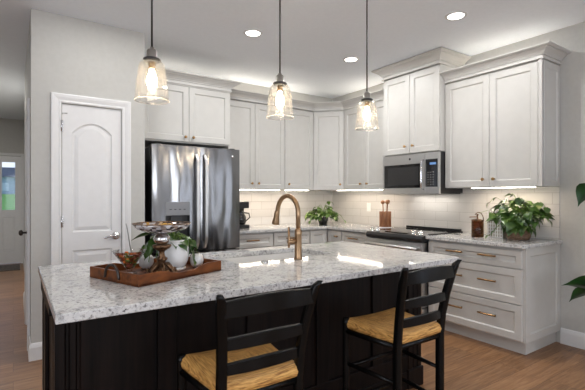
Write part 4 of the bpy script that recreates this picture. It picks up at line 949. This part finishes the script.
# conical glass bowl with potpourri
gx, gy = .462, 2.055
t = thing('glass_bowl', 'footed conical clear glass bowl of potpourri on the tray', 'bowl', (gx, gy, ZT_))
pr = [(.034, .001), (.034, .004), (.012, .009), (.010, .016), (.020, .026), (.045, .065), (.080, .112)]
rs_ = pr+[(.0775, .112), (.043, .067), (.018, .029), (.001, .024)]
MB().lathe([(.001, .001)]+rs_, (gx, gy, ZT_), 36).build('bowl', M['glass'], t)
pb = [MB(), MB(), MB()]; rd = random.Random(3)
for i in range(110):
    z = rd.uniform(.036, .102); rr = (.016+(z-.03)*.62)*math.sqrt(rd.random()); a = rd.uniform(0, 2*PI)
    pb[i % 3].sphere((gx+rr*math.cos(a), gy+rr*math.sin(a), ZT_+z), rd.uniform(.007, .012), 8, (1, rd.uniform(.6, 1), rd.uniform(.5, 1)))
allp = MB()
for k_, q in enumerate(pb): allp.add(q.v, q.f, True, k_)
o = allp.build('potpourri', [mat('potpourri_orange', (.75, .17, .02), .6), mat('potpourri_brown', (.25, .05, .02), .7), mat('potpourri_green', (.15, .20, .04), .7)], loc=(gx, gy, ZT_+.03)); tag(o, 'orange, brown and green potpourri filling the conical glass bowl', 'potpourri', kind='stuff')
o = MB().tube(bezier((.475, 2.045, ZT_+.075), (.455, 2.04, ZT_+.14), (.455, 2.03, ZT_+.18), (.436, 2.01, ZT_+.245), 10), .0022, 8).build('wire_scoop', M['pewter'], loc=(.475, 2.045, ZT_+.075)); tag(o, 'thin metal scoop handle standing up out of the conical glass bowl', 'scoop')
# bronze compote with mosaic glass dish
cx_, cy_ = .585, 1.950
t = thing('compote_dish', 'wide mosaic glass dish on an ornate bronze pedestal, tallest on the tray', 'dish', (cx_, cy_, ZT_))
MB().lathe([(.001, .014), (.030, .014), (.034, .02), (.026, .032), (.016, .044), (.014, .06), (.020, .07), (.022, .082), (.014, .092), (.012, .112), (.018, .120), (.036, .132), (.044, .142), (.042, .150), (.020, .152), (.001, .152)], (cx_, cy_, ZT_), 24).build('stem', M['bronze'], t)
ft = MB()
for i in range(6):
    a = 2*PI*i/6+.3; c, s_ = math.cos(a), math.sin(a)
    ft.tube([(cx_+r_*c, cy_+r_*s_, ZT_+z) for r_, z in ((.015, .055), (.034, .048), (.050, .030), (.062, .012), (.072, .012), (.074, .022), (.066, .026))], [.008, .011, .010, .009, .009, .007, .004], 8)
    a += PI/6; c, s_ = math.cos(a), math.sin(a); ft.sphere((cx_+.040*c, cy_+.040*s_, ZT_+.020), .014, 10, (1, 1, .8))
for i in range(8): a = 2*PI*i/8; ft.sphere((cx_+.020*math.cos(a), cy_+.020*math.sin(a), ZT_+.078), .008, 8)
ft.build('foot', M['bronze'], t)
MB().lathe([(.001, .153), (.022, .153), (.036, .165), (.040, .185), (.030, .197), (.022, .205), (.001, .2065)], (cx_, cy_, ZT_), 28).build('neck', M['chrome'], t)
mz = mat('mosaic_glass', (.5, .5, .5), .12, .6); v = coords(mz, (1, 1, 1.6)); vo = N(mz, 'ShaderNodeTexVoronoi', Scale=48); L(mz, v, vo.inputs['Vector'])
sp = N(mz, 'ShaderNodeSeparateColor'); L(mz, vo.outputs['Color'], sp.inputs[0]); L(mz, ramp(mz, sp.outputs[0], [(.2, (.04, .03, .03)), (.45, (.35, .25, .2)), (.7, (.62, .60, .60)), (.9, (.85, .85, .88))]), bsdf(mz).inputs['Base Color'])
pr = [(.020, .207), (.060, .211), (.105, .223), (.122, .236), (.131, .250), (.133, .254), (.127, .254), (.116, .240), (.102, .230), (.055, .218), (.001, .216)]
MB().lathe([(.001, .207)]+pr, (cx_, cy_, ZT_), 48).build('bowl', mz, t)
MB().lathe([(.130, .2545), (.135, .2560), (.135, .2590), (.129, .2590), (.129, .2545)], (cx_, cy_, ZT_), 48).build('rim', M['bronze'], t)
sc_ = MB(); rd = random.Random(8)
for i in range(34):
    rr = .095*math.sqrt(rd.random()); a = rd.uniform(0, 2*PI); sc_.sphere((cx_+rr*math.cos(a), cy_+rr*math.sin(a), ZT_+.233+rr*.10+rd.uniform(0, .012)), rd.uniform(.008, .012), 8, (1, 1, .7), mi=i % 2)
t.scale = (1, 1, .95)
for v in sc_.v: v.z -= .0115
o = sc_.build('dried_petals', [mat('petal_gold', (.62, .36, .08), .6), mat('petal_cream', (.6, .42, .22), .6)], loc=(cx_, cy_, ZT_+.24)); tag(o, 'gold and cream dried petals lying in the raised mosaic dish', 'petals', kind='stuff')
